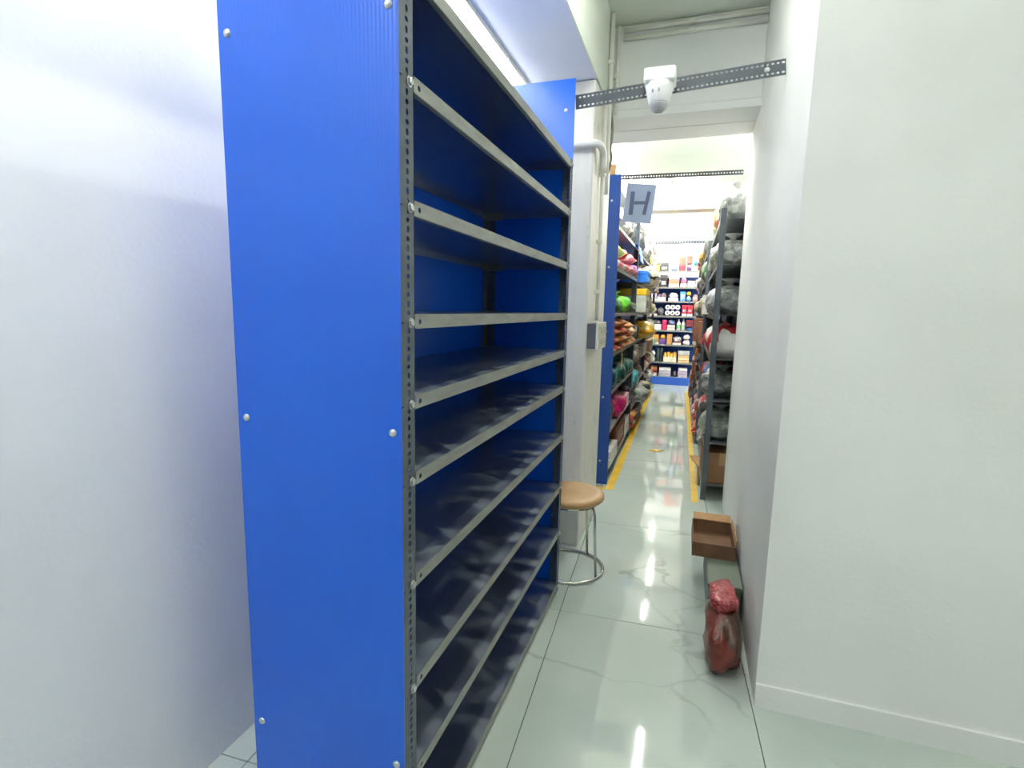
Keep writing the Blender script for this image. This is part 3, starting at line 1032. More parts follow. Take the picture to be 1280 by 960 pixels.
def g_rollpack(t, l, d, h, c, c2=None, lab=None):
    """Clear-wrapped pack of paper rolls: round ends to the aisle, 3 across and 2 up."""
    nx, nz = 3, 2
    r = min(l / nx, h / nz) / 2 * 0.98
    for i in range(nx):
        for k in range(nz):
            bm = bmesh.new()
            M = Matrix.Translation(((i - (nx - 1) / 2) * l / nx, d / 2, (k + 0.5) * h / nz)) @ Matrix.Rotation(PI / 2, 4, 'X')
            lathe(bm, [(r * 0.4, d * 0.96), (r * 0.4, 0.0), (r * 0.97, 0.0), (r, 0.02), (r, d - 0.02), (r * 0.97, d), (r * 0.4, d), (r * 0.4, d * 0.96)], 16, M)
            ro = obj('paper_roll', bm, mat('white_paper', c, rough=0.9), t)
            bm = bmesh.new()
            lathe(bm, [(r * 0.36, 0.02), (r * 0.36, d * 0.97)], 12, M)
            obj('core', bm, mat('roll_core', c2 or (70, 64, 60), rough=0.9), ro)


def g_tube(t, l, d, h, c, c2=None, lab=None):
    """Rolled sheet lying along the shelf."""
    bm = bmesh.new()
    r = h / 2
    lathe(bm, [(r * 0.75, -l / 2 + 0.01), (r * 0.75, -l / 2), (r, -l / 2), (r, l / 2), (r * 0.75, l / 2), (r * 0.75, l / 2 - 0.01)], 16, Matrix.Translation((0, 0, r)) @ Matrix.Rotation(PI / 2, 4, 'Y'))
    obj('sleeve', bm, mat('roll_sleeve', c, rough=0.25, scale=8), t, smooth=False)
    bm = bmesh.new()
    lathe(bm, [(r * 1.02, -l * 0.1), (r * 1.02, l * 0.1)], 16, Matrix.Translation((0, 0, r * 1.02)) @ Matrix.Rotation(PI / 2, 4, 'Y'))
    obj('paper_band', bm, mat('roll_band', c2 or c, rough=0.5), t)


def g_tray(t, l, d, h, c, c2=None, lab=None):
    """Open display tray with packets standing inside (the packets are parts too small to lift out by eye)."""
    m = mat('tray_board', c, rough=0.7)
    th = 0.006
    bm = bmesh.new()
    box(bm, -l / 2, l / 2, -d / 2, d / 2, 0, th)
    box(bm, -l / 2, l / 2, -d / 2, -d / 2 + th, th, h * 0.45)
    box(bm, -l / 2, l / 2, d / 2 - th, d / 2, th, h * 0.8)
    box(bm, -l / 2, -l / 2 + th, -d / 2 + th, d / 2 - th, th, h * 0.6)
    box(bm, l / 2 - th, l / 2, -d / 2 + th, d / 2 - th, th, h * 0.6)
    obj('tray', bm, m, t)
    n = max(2, int(l / 0.055))
    w = (l - 2 * th) / n
    for i in range(n):
        hh = h * random.uniform(0.8, 1.0)
        x = -l / 2 + th + (i + 0.5) * w
        a = random.uniform(-0.12, 0.12)
        o = obj('pouch', bxm(-w * 0.4, w * 0.4, -d * 0.42, d * 0.42, 0, hh - th - 0.004, w * 0.12), print_mat('pouch_print', c2 or c, lab or (230, 230, 225), scale=30), t, (x, 0, th + 0.001))


def g_book(t, l, d, h, c, c2=None, lab=None):
    """Flat pack: cover and a paper block."""
    obj('cover', bxm(-l / 2, l / 2, -d / 2, d / 2, h * 0.86, h, h * 0.05), mat('pack_cover', c, rough=0.35), t)
    obj('contents', bxm(-l * 0.49, l * 0.49, -d * 0.49, d * 0.49, 0, h * 0.86, h * 0.03), mat('pack_side', c2 or (225, 222, 214), rough=0.8, scale=30, stretch=(1, 1, 8)), t)


KIND = {'carton': g_carton, 'lidbox': g_lidbox, 'packet': g_packet, 'bag': g_bag, 'sack': g_sack, 'bottle': g_bottle, 'jar': g_jar,
        'rolls': g_rollpack, 'roll': g_tube, 'tray': g_tray, 'flat': g_book}
NAME = {'carton': 'carton', 'lidbox': 'lidded_box', 'packet': 'packet', 'bag': 'plastic_bag', 'sack': 'sack', 'bottle': 'bottle', 'jar': 'jar',
        'rolls': 'paper_roll_pack', 'roll': 'rolled_sheet', 'tray': 'display_tray', 'flat': 'flat_pack'}
CAT = {'carton': 'box', 'lidbox': 'box', 'packet': 'packet', 'bag': 'bag', 'sack': 'sack', 'bottle': 'bottle', 'jar': 'jar',
       'rolls': 'paper rolls', 'roll': 'roll', 'tray': 'tray', 'flat': 'packet'}
SHELFWORD = ['top', 'second', 'third', 'fourth', 'fifth', 'sixth', 'seventh', 'bottom']
used_labels = {}


def goods(kind, desc, where, loc, rz, l, d, h, c, c2=None, lab=None, group=None):
    label = desc + ', ' + where
    n = len(label.replace(',', ' ').split())
    assert 4 <= n <= 16, (n, label)
    assert label not in used_labels, label
    used_labels[label] = 1
    t = thing(NAME[kind], label, CAT[kind], loc, rz, group)
    KIND[kind](t, l, d, h, c, c2, lab)
    return t


def pileword(i, n, slot):
    if n == 1:
        return words(slot)
    if n == 2:
        return ('lower, ' if i == 0 else 'upper, ') + words(slot) + ' pile'
    return (words(i) + ' layer, ' if i < n - 1 else 'top layer, ') + words(slot) + ' pile'


def place_pile(pile, i, where, x, y, z, rz, l, d, group, gap):
    """Stack the items of one slot; pile = [(kind, desc, height, colours...)]; heights grow to use the shelf's clear gap."""
    tot = sum(it[2] + 0.014 for it in pile)
    grow = max(1.0, min(1.4, (gap - 0.035) / tot)) if pile[0][0] != 'rolls' else 1.0
    pile = [(it[0], it[1], it[2] * grow) + tuple(it[3:]) for it in pile]
    for k, it in enumerate(pile):
        kind, desc, h, c = it[:4]
        c2 = it[4] if len(it) > 4 else None
        lab = it[5] if len(it) > 5 else None
        n = len(pile)
        w = pileword(k, n, i) + where
        j = random.uniform(-0.02, 0.02) if k else 0.0
        goods(kind, desc, w, (x, y, z + 0.0006), rz + j, l * (1.0 if k == 0 else random.uniform(0.94, 1.0)), d, h, c, c2, lab, group)
        z += h + (0.014 if kind == 'packet' else 0.0012)


def fill_bay(side, bay, lv_index, slots, count):
    """slots: (length, depth, overhang, pile) from the near end away."""
    x, y0, y1, lv = (LB if side == 'left' else RB)[bay]
    nm = ['near', 'middle', 'far'][bay]
    sw = 'bottom' if lv_index == len(lv) - 1 else SHELFWORD[lv_index]
    y = y0 + 0.05
    fit = min(1.0, (y1 - y0 - 0.10) / sum(q[0] for q in slots))
    slots = [(q[0] * fit,) + q[1:] for q in slots]
    for i, (l, d, ov, pile) in enumerate(slots):
        sgn = 1 if side == 'left' else -1
        cx = x + sgn * (ov - d / 2)
        where = ' from near end, %s shelf, %s %s bay' % (sw, side, nm)
        place_pile(pile, i, where, cx, y + l / 2, lv[lv_index], sgn * PI / 2, l * 0.97, d, 'goods on the %s rack' % side,
                   (lv[lv_index - 1] - 0.03 - lv[lv_index]) if lv_index else 0.36)
        y += l


GREY = (150, 152, 150); PALE = (212, 213, 204); DARK = (66, 68, 70); TEAL = (22, 92, 92); DGREEN = (28, 84, 46)
SNACK = ('packet', 'orange brown snack packet', 0.058, (198, 134, 66), (232, 196, 130), (176, 60, 36))
SNACK2 = ('packet', 'tan snack packet', 0.058, (214, 172, 104), (240, 214, 160), (190, 110, 50))
REDP = ('packet', 'red snack packet', 0.055, (196, 60, 42), (226, 120, 60), (236, 200, 150))

# ---- left rack, near bay
fill_bay('left', 0, 0, [(0.44, 0.3, 0.03, [('bag', 'cloudy grey plastic bag', 0.17, GREY, PALE)]),
                        (0.40, 0.3, 0.05, [('bag', 'pale plastic bag', 0.16, PALE, GREY)]),
                        (0.40, 0.3, 0.02, [('bag', 'dark grey plastic bag', 0.30, (92, 94, 98), DARK)]),
                        (0.38, 0.3, -0.08, [('bag', 'whitish plastic bag', 0.22, (222, 222, 214), GREY)])], 4)
fill_bay('left', 0, 1, [(0.40, 0.28, 0.03, [('packet', 'pink lower packet', 0.06, (210, 90, 110), (236, 226, 220)), ('packet', 'green yellow packet', 0.07, (120, 168, 60), (232, 208, 70))]),
                        (0.38, 0.28, 0.04, [('packet', 'red white packet', 0.06, (196, 70, 80), (240, 236, 230)), ('packet', 'white packet', 0.07, (232, 226, 222), (200, 70, 90))]),
                        (0.40, 0.28, 0.05, [('packet', 'crimson packet', 0.07, (186, 40, 70), (226, 150, 160)), ('packet', 'pink packet', 0.06, (214, 80, 110), (240, 200, 210))]),
                        (0.50, 0.28, 0.04, [('bag', 'purple plastic bag', 0.12, (110, 70, 130), (160, 110, 160))])], 4)
fill_bay('left', 0, 2, [(0.42, 0.28, 0.03, [('bag', 'dark green bundle bag', 0.12, DGREEN, (60, 110, 60))]),
                        (0.42, 0.28, 0.06, [('bag', 'lime green plastic bag', 0.14, (110, 196, 40), (60, 140, 40), (160, 220, 80))]),
                        (0.42, 0.28, 0.03, [('bag', 'mossy green plastic bag', 0.12, (50, 96, 56), DGREEN)]),
                        (0.46, 0.28, 0.03, [('bag', 'grey green plastic bag', 0.11, (110, 126, 110), (60, 84, 66))])], 4)
fill_bay('left', 0, 3, [(0.46, 0.28, 0.02, [REDP, SNACK, SNACK, SNACK]),
                        (0.46, 0.28, 0.04, [SNACK, SNACK2, SNACK, SNACK2]),
                        (0.42, 0.28, 0.05, [SNACK2, SNACK, SNACK2]),
                        (0.40, 0.28, 0.04, [SNACK2, ('packet', 'cream snack packet', 0.06, (230, 214, 176), (200, 150, 90))])], 4)
fill_bay('left', 0, 4, [(0.44, 0.28, 0.02, [('bag', 'deep teal plastic bag', 0.22, TEAL, (16, 60, 64))]),
                        (0.42, 0.28, 0.05, [('bag', 'teal plastic bag', 0.20, (30, 110, 104), (18, 66, 66))]),
                        (0.42, 0.28, 0.04, [('bag', 'green teal plastic bag', 0.17, (36, 104, 84), (18, 60, 50))]),
                        (0.44, 0.28, 0.03, [('bag', 'silvery teal plastic bag', 0.14, (120, 150, 146), (40, 90, 90))])], 4)
fill_bay('left', 0, 5, [(0.46, 0.28, 0.0, [('bag', 'charcoal plastic bag', 0.2, (58, 58, 60), (96, 92, 90))]),
                        (0.48, 0.28, 0.06, [('bag', 'magenta plastic bag', 0.22, (196, 36, 104), (150, 24, 80), (214, 80, 130))]),
                        (0.40, 0.28, 0.02, [('flat', 'white flat pack', 0.05, (232, 230, 226)), ('flat', 'pinkish flat pack', 0.05, (210, 160, 160))]),
                        (0.40, 0.28, 0.02, [('bag', 'dark plum plastic bag', 0.18, (78, 50, 70), (50, 40, 52))])], 4)
fill_bay('left', 0, 6, [(0.50, 0.3, 0.02, [('flat', 'white paper pack', 0.05, (224, 222, 214)), ('flat', 'second white paper pack', 0.05, (210, 208, 200))]),
                        (0.72, 0.3, 0.0, [('carton', 'reddish brown carton', 0.24, (118, 62, 46), (140, 84, 62), (160, 110, 84))]),
                        (0.50, 0.3, 0.0, [('flat', 'grey paper pack', 0.06, (160, 158, 150)), ('flat', 'light grey paper pack', 0.05, (190, 188, 180))])], 3)
# ---- left rack, middle bay
fill_bay('left', 1, 0, [(0.5, 0.34, 0.06, [('bag', 'large dark plastic bag', 0.30, (88, 90, 92), (60, 62, 66), PALE)]),
                        (0.5, 0.34, 0.08, [('bag', 'large white plastic bag', 0.26, (222, 222, 214), GREY)]),
                        (0.5, 0.34, 0.08, [('bag', 'large grey plastic bag', 0.28, GREY, DARK)])], 3)
fill_bay('left', 1, 1, [(0.5, 0.3, 0.12, [('lidbox', 'bright blue box', 0.09, (30, 116, 220), (40, 130, 230), (200, 220, 240))]),
                        (0.45, 0.3, 0.02, [('packet', 'violet packet', 0.08, (96, 60, 130), (190, 160, 200)), ('packet', 'lilac packet', 0.07, (160, 130, 180), (230, 226, 230))]),
                        (0.7, 0.40, 0.19, [('packet', 'large white packet with dark spots', 0.22, (222, 220, 196), (70, 64, 56), (170, 170, 120))])], 3)
fill_bay('left', 1, 2, [(0.55, 0.3, 0.12, [('lidbox', 'pale carton with yellow lid', 0.27, (206, 212, 200), (236, 196, 40), (120, 130, 120))]),
                        (0.4, 0.3, 0.04, [('jar', 'amber jar', 0.2, (190, 130, 40), (90, 60, 40))]),
                        (0.6, 0.3, 0.05, [('carton', 'brown grey carton', 0.2, (130, 116, 100), (160, 150, 130))])], 3)
fill_bay('left', 1, 3, [(0.4, 0.26, 0.02, [('bag', 'silver grey plastic bag', 0.2, (170, 170, 166), (100, 100, 100))]),
                        (0.3, 0.26, 0.02, [('bag', 'brown plastic bag', 0.18, (110, 86, 66), (70, 56, 46))]),
                        (0.6, 0.38, 0.19, [('packet', 'big yellow packet', 0.15, (234, 184, 50), (220, 110, 40), (244, 226, 160))])], 3)
fill_bay('left', 1, 4, [(0.3, 0.24, 0.02, [('jar', 'cloudy grey jar', 0.18, (150, 148, 140), (90, 90, 90))]),
                        (0.3, 0.24, 0.02, [('jar', 'stone coloured jar', 0.19, (166, 156, 136), (200, 196, 186))]),
                        (0.5, 0.26, 0.02, [('bag', 'tan grey plastic bag', 0.18, (150, 136, 116), (100, 90, 80))]),
                        (0.5, 0.26, 0.04, [('flat', 'silver flat pack', 0.06, (180, 180, 178)), ('flat', 'dark flat pack', 0.05, (70, 70, 76))])], 4)
fill_bay('left', 1, 5, [(0.48, 0.3, 0.07, [('bag', 'turquoise plastic bag', 0.26, (90, 180, 186), (50, 130, 140), (150, 214, 214))]),
                        (0.45, 0.28, 0.0, [('bag', 'smoky plastic bag', 0.2, (100, 98, 96), DARK)]),
                        (0.6, 0.28, 0.02, [('bag', 'mottled grey plastic bag', 0.18, (140, 136, 130), (90, 86, 84))])], 3)
fill_bay('left', 1, 6, [(0.42, 0.28, 0.03, [('bag', 'lavender plastic bag', 0.18, (146, 96, 150), (100, 70, 110))]),
                        (0.75, 0.42, 0.16, [('bag', 'wide pale grey plastic bag', 0.22, (172, 182, 176), (128, 140, 136), (206, 212, 206))]),
                        (0.5, 0.36, 0.14, [('sack', 'dark printed sack', 0.18, (70, 74, 70), (150, 140, 110))])], 3)
fill_bay('left', 1, 7, [(0.5, 0.28, 0.06, [('packet', 'orange packet', 0.09, (226, 132, 40), (240, 190, 60), (170, 60, 40)), ('packet', 'yellow orange packet', 0.08, (240, 176, 60), (200, 80, 50))]),
                        (0.6, 0.28, 0.04, [('carton', 'grey brown carton', 0.14, (120, 112, 100), (150, 146, 136))]),
                        (0.6, 0.28, 0.04, [('bag', 'greenish grey plastic bag', 0.16, (130, 140, 126), (90, 100, 90))])], 3)
# ---- left rack, far bay: three bags or boxes a shelf, only their fronts show
PAL = [('bag', 'olive plastic bag', (186, 190, 120), (140, 146, 90)), ('bag', 'light green plastic bag', (176, 200, 150), (130, 150, 110)), ('carton', 'faded brown carton', (150, 120, 90), (180, 160, 130)),
       ('bag', 'ash grey plastic bag', (160, 160, 156), (100, 100, 98)), ('sack', 'cream printed sack', (220, 214, 190), (120, 110, 90)), ('packet', 'pale pink packet', (214, 160, 160), (240, 230, 226)),
       ('carton', 'small grey carton', (140, 142, 142), (180, 180, 176)), ('bag', 'navy plastic bag', (50, 60, 96), (36, 40, 66)), ('packet', 'silver packet', (190, 190, 190), (110, 110, 120)),
       ('jar', 'brown jar', (110, 76, 50), (200, 180, 120)), ('bag', 'rust plastic bag', (160, 90, 60), (110, 60, 40))]
for k in range(8):
    sl = []
    for q in range(3):
        kind, desc, c, c2 = PAL[(k * 3 + q * 5 + (k // 3)) % len(PAL)]
        h = random.uniform(0.14, 0.2) if k else 0.3
        if k == 7: h = 0.15
        if kind == 'packet': h = 0.1
        sl.append((0.6 if kind != 'jar' else 0.4, 0.3, random.uniform(0.02, 0.1) if kind != 'jar' else 0.0, [(kind, desc, h, c, c2)]))
    fill_bay('left', 2, k, sl, 3)

# ---- right rack: bags and packets that bulge over the shelf edges
RN = [
    [(0.5, 0.3, 0.02, [('bag', 'clear grey plastic bag', 0.24, (186, 188, 182), (130, 134, 130))]), (0.5, 0.3, 0.03, [('bag', 'peach orange plastic bag', 0.22, (226, 150, 110), (200, 110, 80))]), (0.5, 0.3, 0.02, [('bag', 'lime grey plastic bag', 0.26, (196, 204, 140), (150, 160, 110))])],
    [(0.6, 0.34, 0.05, [('bag', 'big cloudy white plastic bag', 0.26, (214, 216, 210), (150, 154, 150))]), (0.55, 0.34, 0.04, [('bag', 'big milky plastic bag', 0.24, (204, 206, 200), (160, 160, 156))]), (0.5, 0.3, 0.03, [('bag', 'green grey plastic bag', 0.22, (160, 176, 150), (110, 126, 110))])],
    [(0.6, 0.34, 0.05, [('bag', 'wrinkled silver plastic bag', 0.22, (176, 180, 180), (120, 124, 124))]), (0.6, 0.32, 0.04, [('bag', 'dull grey plastic bag', 0.24, (150, 154, 152), (100, 104, 104))]), (0.5, 0.3, 0.06, [('flat', 'grey rimmed tray pack', 0.08, (190, 194, 190)), ('flat', 'dark tray pack', 0.06, (80, 84, 84))])],
    [(0.62, 0.32, 0.05, [('sack', 'white sack with red print', 0.27, (228, 226, 222), (196, 50, 60))]), (0.55, 0.3, 0.05, [('bag', 'scarlet plastic bag', 0.2, (206, 50, 40), (160, 36, 30))]), (0.5, 0.3, 0.05, [('packet', 'red packet', 0.1, (206, 40, 50), (236, 200, 200))])],
    [(0.6, 0.34, 0.05, [('bag', 'smoke grey plastic bag', 0.25, (140, 144, 142), (96, 100, 98))]), (0.55, 0.3, 0.03, [('sack', 'blue red printed sack', 0.22, (70, 110, 160), (200, 60, 60), (230, 230, 230))]), (0.5, 0.3, 0.03, [('bag', 'dark wine plastic bag', 0.2, (100, 44, 52), (64, 36, 40))])],
    [(0.62, 0.34, 0.05, [('bag', 'large translucent grey plastic bag', 0.26, (160, 168, 160), (116, 124, 116))]), (0.55, 0.3, 0.03, [('bag', 'black plastic bag', 0.2, (44, 46, 48), (70, 72, 74))]), (0.5, 0.3, 0.04, [('packet', 'red white packet', 0.12, (210, 50, 56), (240, 236, 230))])],
    [(0.55, 0.32, 0.0, [('carton', 'open brown carton', 0.2, (150, 110, 76), (176, 140, 100))]), (0.6, 0.3, 0.02, [('bag', 'murky green plastic bag', 0.22, (110, 120, 100), (70, 80, 66))]), (0.5, 0.3, 0.03, [('packet', 'crumpled white packet', 0.12, (220, 218, 212), (150, 150, 146))])]]
for k, s in enumerate(RN):
    fill_bay('right', 0, k, s, 3)
RPAL = [('bag', 'straw plastic bag', (200, 184, 120), (150, 136, 90)), ('bag', 'cool grey plastic bag', (164, 168, 170), (110, 114, 118)), ('bag', 'vermilion plastic bag', (210, 70, 50), (160, 46, 36)),
        ('carton', 'mid brown carton', (150, 100, 76), (176, 130, 100)), ('bag', 'off white plastic bag', (218, 218, 210), (160, 160, 156)), ('packet', 'scarlet packet', (214, 50, 46), (240, 170, 120)),
        ('bag', 'slate plastic bag', (86, 92, 96), (56, 60, 64)), ('sack', 'pale green sack', (186, 200, 170), (90, 130, 90)), ('bag', 'ochre plastic bag', (214, 160, 50), (170, 120, 40)), ('packet', 'white packet', (226, 224, 220), (190, 60, 60))]
for b in (1, 2):
    for k in range(8):
        sl = []
        for q in range(3):
            kind, desc, c, c2 = RPAL[(k * 3 + q * 7 + b * 4) % len(RPAL)]
            if b == 1 and k == 3 and q == 1:
                kind, desc, c, c2 = 'carton', 'jutting brown carton', (150, 96, 72), (170, 120, 92)
            h = random.uniform(0.15, 0.21) if k else 0.26
            if k == 7: h = 0.15
            if kind == 'packet': h = 0.1
            sl.append((0.6, 0.3, 0.09 if desc.startswith('jutting') else random.uniform(0.02, 0.055), [(kind, desc, h if not desc.startswith('jutting') else 0.27, c, c2)]))
        fill_bay('right', b, k, sl, 3)

# ---- end rack, facing the camera: slots in world x
def bk(shelf, slots):
    sw = 'bottom' if shelf == 7 else SHELFWORD[shelf]
    for i, (x0, x1, d, pile) in enumerate(slots):
        where = ' from left, %s shelf, end rack' % sw
        place_pile(pile, i, where, (x0 + x1) / 2, BRY + 0.008 + d / 2, BLV[shelf], 0.0, (x1 - x0) * 0.97, d, 'goods on the end rack',
                   (BLV[shelf - 1] - 0.03 - BLV[shelf]) if shelf else 0.36)


bk(0, [(-0.86, -0.76, 0.25, [('bag', 'white and blue bag', 0.16, (226, 230, 236), (120, 150, 200))]),
       (-0.745, -0.62, 0.28, [('carton', 'tan carton', 0.11, (222, 178, 116), (236, 200, 150)), ('bag', 'pale round bag', 0.17, (222, 222, 204), (190, 192, 176))]),
       (-0.61, -0.46, 0.28, [('lidbox', 'dark grey box', 0.11, (92, 90, 92), (110, 108, 108), (235, 235, 235)), ('flat', 'long beige flat pack', 0.035, (236, 228, 206)), ('flat', 'cream flat pack', 0.03, (240, 236, 220))]),
       (-0.42, -0.28, 0.25, [('packet', 'blue and white packet', 0.09, (150, 170, 206), (236, 238, 240))]),
       (-0.27, -0.14, 0.26, [('lidbox', 'low red box', 0.08, (206, 66, 80), (220, 90, 100)), ('lidbox', 'salmon box', 0.12, (222, 122, 104), (230, 140, 120))]),
       (-0.13, -0.02, 0.26, [('packet', 'purple and white packet', 0.09, (120, 80, 140), (236, 232, 236)), ('lidbox', 'coral box', 0.1, (224, 116, 100), (206, 100, 90))]),
       (0.0, 0.11, 0.26, [('lidbox', 'pink box', 0.07, (230, 160, 150), (236, 180, 160)), ('packet', 'teal packet', 0.07, (60, 150, 160), (150, 210, 220))]),
       (0.12, 0.22, 0.26, [('bag', 'sky blue bag', 0.14, (130, 190, 220), (90, 150, 190))])])
bk(1, [(-0.88, -0.76, 0.25, [('bag', 'grey green bag', 0.15, (160, 166, 140), (120, 126, 104))]),
       (-0.75, -0.63, 0.22, [('carton', 'white carton', 0.11, (230, 230, 226), (240, 240, 238))]),
       (-0.60, -0.47, 0.22, [('lidbox', 'black tin box', 0.18, (54, 50, 54), (74, 70, 72), (240, 240, 240))]),
       (-0.44, -0.24, 0.28, [('flat', 'white based flat pack', 0.05, (236, 232, 230)), ('flat', 'orange red flat pack', 0.045, (206, 96, 60), (230, 160, 120)), ('flat', 'red orange flat pack', 0.04, (214, 84, 56), (220, 150, 130)), ('flat', 'brick red flat pack', 0.04, (190, 80, 60))]),
       (-0.22, -0.10, 0.25, [('flat', 'ivory flat pack', 0.05, (240, 236, 232)), ('packet', 'dusky pink packet', 0.08, (196, 120, 150), (226, 180, 196))]),
       (-0.09, 0.05, 0.25, [('flat', 'cream low pack', 0.05, (238, 230, 222)), ('flat', 'dark maroon pack', 0.04, (90, 40, 44))]),
       (0.06, 0.18, 0.25, [('lidbox', 'off white box', 0.1, (226, 220, 216), (200, 190, 186))])])
bk(2, [(-0.88, -0.78, 0.25, [('lidbox', 'indigo box', 0.16, (60, 56, 120), (76, 70, 140))]),
       (-0.76, -0.65, 0.22, [('flat', 'white flat pack', 0.04, (236, 236, 236)), ('lidbox', 'lilac box', 0.12, (190, 180, 206), (206, 196, 220))]),
       (-0.64, -0.48, 0.25, [('tray', 'white tray of dark pouches', 0.12, (236, 236, 234), (96, 70, 84), (140, 120, 130))]),
       (-0.43, -0.24, 0.25, [('flat', 'white low pack', 0.045, (238, 238, 238)), ('packet', 'pale lavender packet', 0.07, (206, 190, 216), (236, 232, 240))]),
       (-0.21, -0.11, 0.22, [('carton', 'sky blue carton', 0.13, (90, 150, 206), (130, 180, 226), (236, 240, 244))]),
       (-0.10, 0.0, 0.22, [('packet', 'blue white packet', 0.08, (120, 170, 214), (238, 240, 244)), ('packet', 'small yellow packet', 0.06, (220, 190, 60), (70, 66, 60))]),
       (0.01, 0.13, 0.22, [('packet', 'pink grey packet', 0.09, (206, 160, 156), (150, 130, 136))])])
bk(3, [(-0.90, -0.80, 0.22, [('bottle', 'white bottle', 0.2, (236, 236, 236), (200, 200, 200), (190, 200, 220))]),
       (-0.77, -0.63, 0.25, [('flat', 'white rimmed pack', 0.04, (228, 228, 228)), ('bag', 'brown black bag', 0.15, (70, 56, 54), (110, 90, 86))]),
       (-0.62, -0.50, 0.25, [('bag', 'dark grey bag', 0.14, (80, 78, 82), (120, 118, 122))]),
       (-0.48, -0.19, 0.2, [('rolls', 'pack of white toilet rolls', 0.225, (236, 236, 234), (84, 80, 78))]),
       (-0.16, -0.07, 0.22, [('flat', 'pinkish low pack', 0.05, (236, 210, 206)), ('lidbox', 'red box', 0.16, (206, 36, 56), (220, 60, 76), (240, 220, 220))]),
       (-0.06, 0.04, 0.22, [('flat', 'red white low pack', 0.05, (226, 150, 150)), ('lidbox', 'crimson box', 0.16, (190, 28, 48), (210, 50, 66), (240, 200, 200))]),
       (0.06, 0.16, 0.22, [('bag', 'ash bag', 0.15, (150, 150, 150), (110, 110, 112))])])
bk(4, [(-0.88, -0.74, 0.22, [('bag', 'cream grey bag', 0.14, (190, 186, 170), (150, 146, 136))]),
       (-0.72, -0.53, 0.25, [('carton', 'long white carton', 0.11, (240, 238, 236), (246, 246, 244)), ('bag', 'dark lumpy bag', 0.1, (76, 76, 86), (110, 112, 124))]),
       (-0.51, -0.43, 0.22, [('lidbox', 'magenta box', 0.15, (206, 40, 100), (220, 70, 120))]),
       (-0.42, -0.27, 0.22, [('flat', 'red long pack', 0.05, (206, 44, 66)), ('flat', 'pink striped pack', 0.05, (230, 150, 160)), ('bag', 'blue grey bag', 0.12, (130, 150, 186), (96, 110, 150))]),
       (-0.245, -0.165, 0.2, [('bottle', 'white bottle with green foot', 0.22, (244, 244, 240), (236, 236, 236), (120, 180, 100))]),
       (-0.155, -0.075, 0.2, [('bottle', 'second white bottle', 0.22, (244, 244, 240), (236, 236, 236), (190, 206, 190))]),
       (-0.06, 0.06, 0.22, [('packet', 'royal blue packet', 0.06, (60, 110, 180), (120, 160, 210)), ('lidbox', 'dark red box', 0.13, (110, 34, 46), (130, 44, 56))]),
       (0.08, 0.18, 0.22, [('packet', 'bright red packet', 0.1, (214, 40, 50), (236, 150, 150))])])
bk(5, [(-0.88, -0.74, 0.22, [('bag', 'dim grey bag', 0.14, (120, 116, 112), (90, 88, 86))]),
       (-0.71, -0.56, 0.22, [('flat', 'white base pack', 0.035, (226, 224, 222)), ('carton', 'orange tan carton', 0.15, (206, 144, 76), (226, 180, 120))]),
       (-0.55, -0.43, 0.22, [('lidbox', 'purple box', 0.1, (100, 70, 136), (120, 90, 156)), ('packet', 'yellow packet', 0.08, (216, 164, 50), (240, 206, 110))]),
       (-0.41, -0.31, 0.22, [('carton', 'light tan carton', 0.17, (200, 146, 92), (220, 176, 130))]),
       (-0.30, -0.13, 0.24, [('flat', 'red flat pack', 0.04, (186, 60, 70)), ('bag', 'frosted grey bag', 0.13, (190, 188, 186), (150, 148, 150))]),
       (-0.11, 0.03, 0.24, [('packet', 'white bread packet', 0.09, (232, 228, 222), (196, 150, 140)), ('packet', 'off white packet', 0.08, (222, 214, 206), (180, 140, 130))])])
bk(6, [(-0.88, -0.76, 0.22, [('bag', 'grey plum bag', 0.16, (120, 100, 116), (90, 76, 90))]),
       (-0.74, -0.61, 0.24, [('packet', 'pale grey packet', 0.07, (222, 222, 218), (170, 170, 170)), ('packet', 'white crumpled packet', 0.07, (236, 236, 232), (200, 200, 200))]),
       (-0.595, -0.535, 0.2, [('jar', 'green glass jar', 0.21, (66, 84, 70), (110, 116, 110))]),
       (-0.53, -0.47, 0.2, [('jar', 'dark green jar', 0.2, (50, 66, 58), (96, 104, 100))]),
       (-0.455, -0.205, 0.24, [('tray', 'white tray of yellow pouches', 0.16, (238, 228, 206), (222, 168, 60), (240, 200, 110))]),
       (-0.18, 0.04, 0.26, [('flat', 'brown flat pack', 0.05, (150, 100, 64), (226, 190, 140)), ('flat', 'tan flat pack', 0.045, (196, 146, 96), (240, 214, 170)), ('flat', 'dark brown flat pack', 0.045, (90, 60, 44), (216, 176, 120)), ('lidbox', 'small grey box', 0.07, (190, 190, 190), (206, 206, 206))])])
bk(7, [(-0.77, -0.56, 0.24, [('flat', 'red low pack', 0.07, (166, 56, 50), (226, 220, 214)), ('roll', 'copper rolled sheet', 0.13, (196, 116, 76), (220, 160, 120))]),
       (-0.53, -0.29, 0.24, [('flat', 'lavender flat pack', 0.05, (164, 152, 176), (190, 180, 196)), ('flat', 'grey lavender flat pack', 0.05, (150, 142, 164), (190, 184, 196)), ('flat', 'light lavender flat pack', 0.05, (186, 176, 196))]),
       (-0.27, -0.17, 0.24, [('bag', 'dark heather bag', 0.1, (96, 88, 96), (70, 64, 70))]),
       (-0.16, 0.02, 0.24, [('flat', 'mauve flat pack', 0.06, (150, 130, 160), (186, 172, 190)), ('flat', 'deep mauve flat pack', 0.06, (126, 104, 140), (176, 160, 186)), ('flat', 'pale mauve flat pack', 0.05, (176, 160, 184))])])


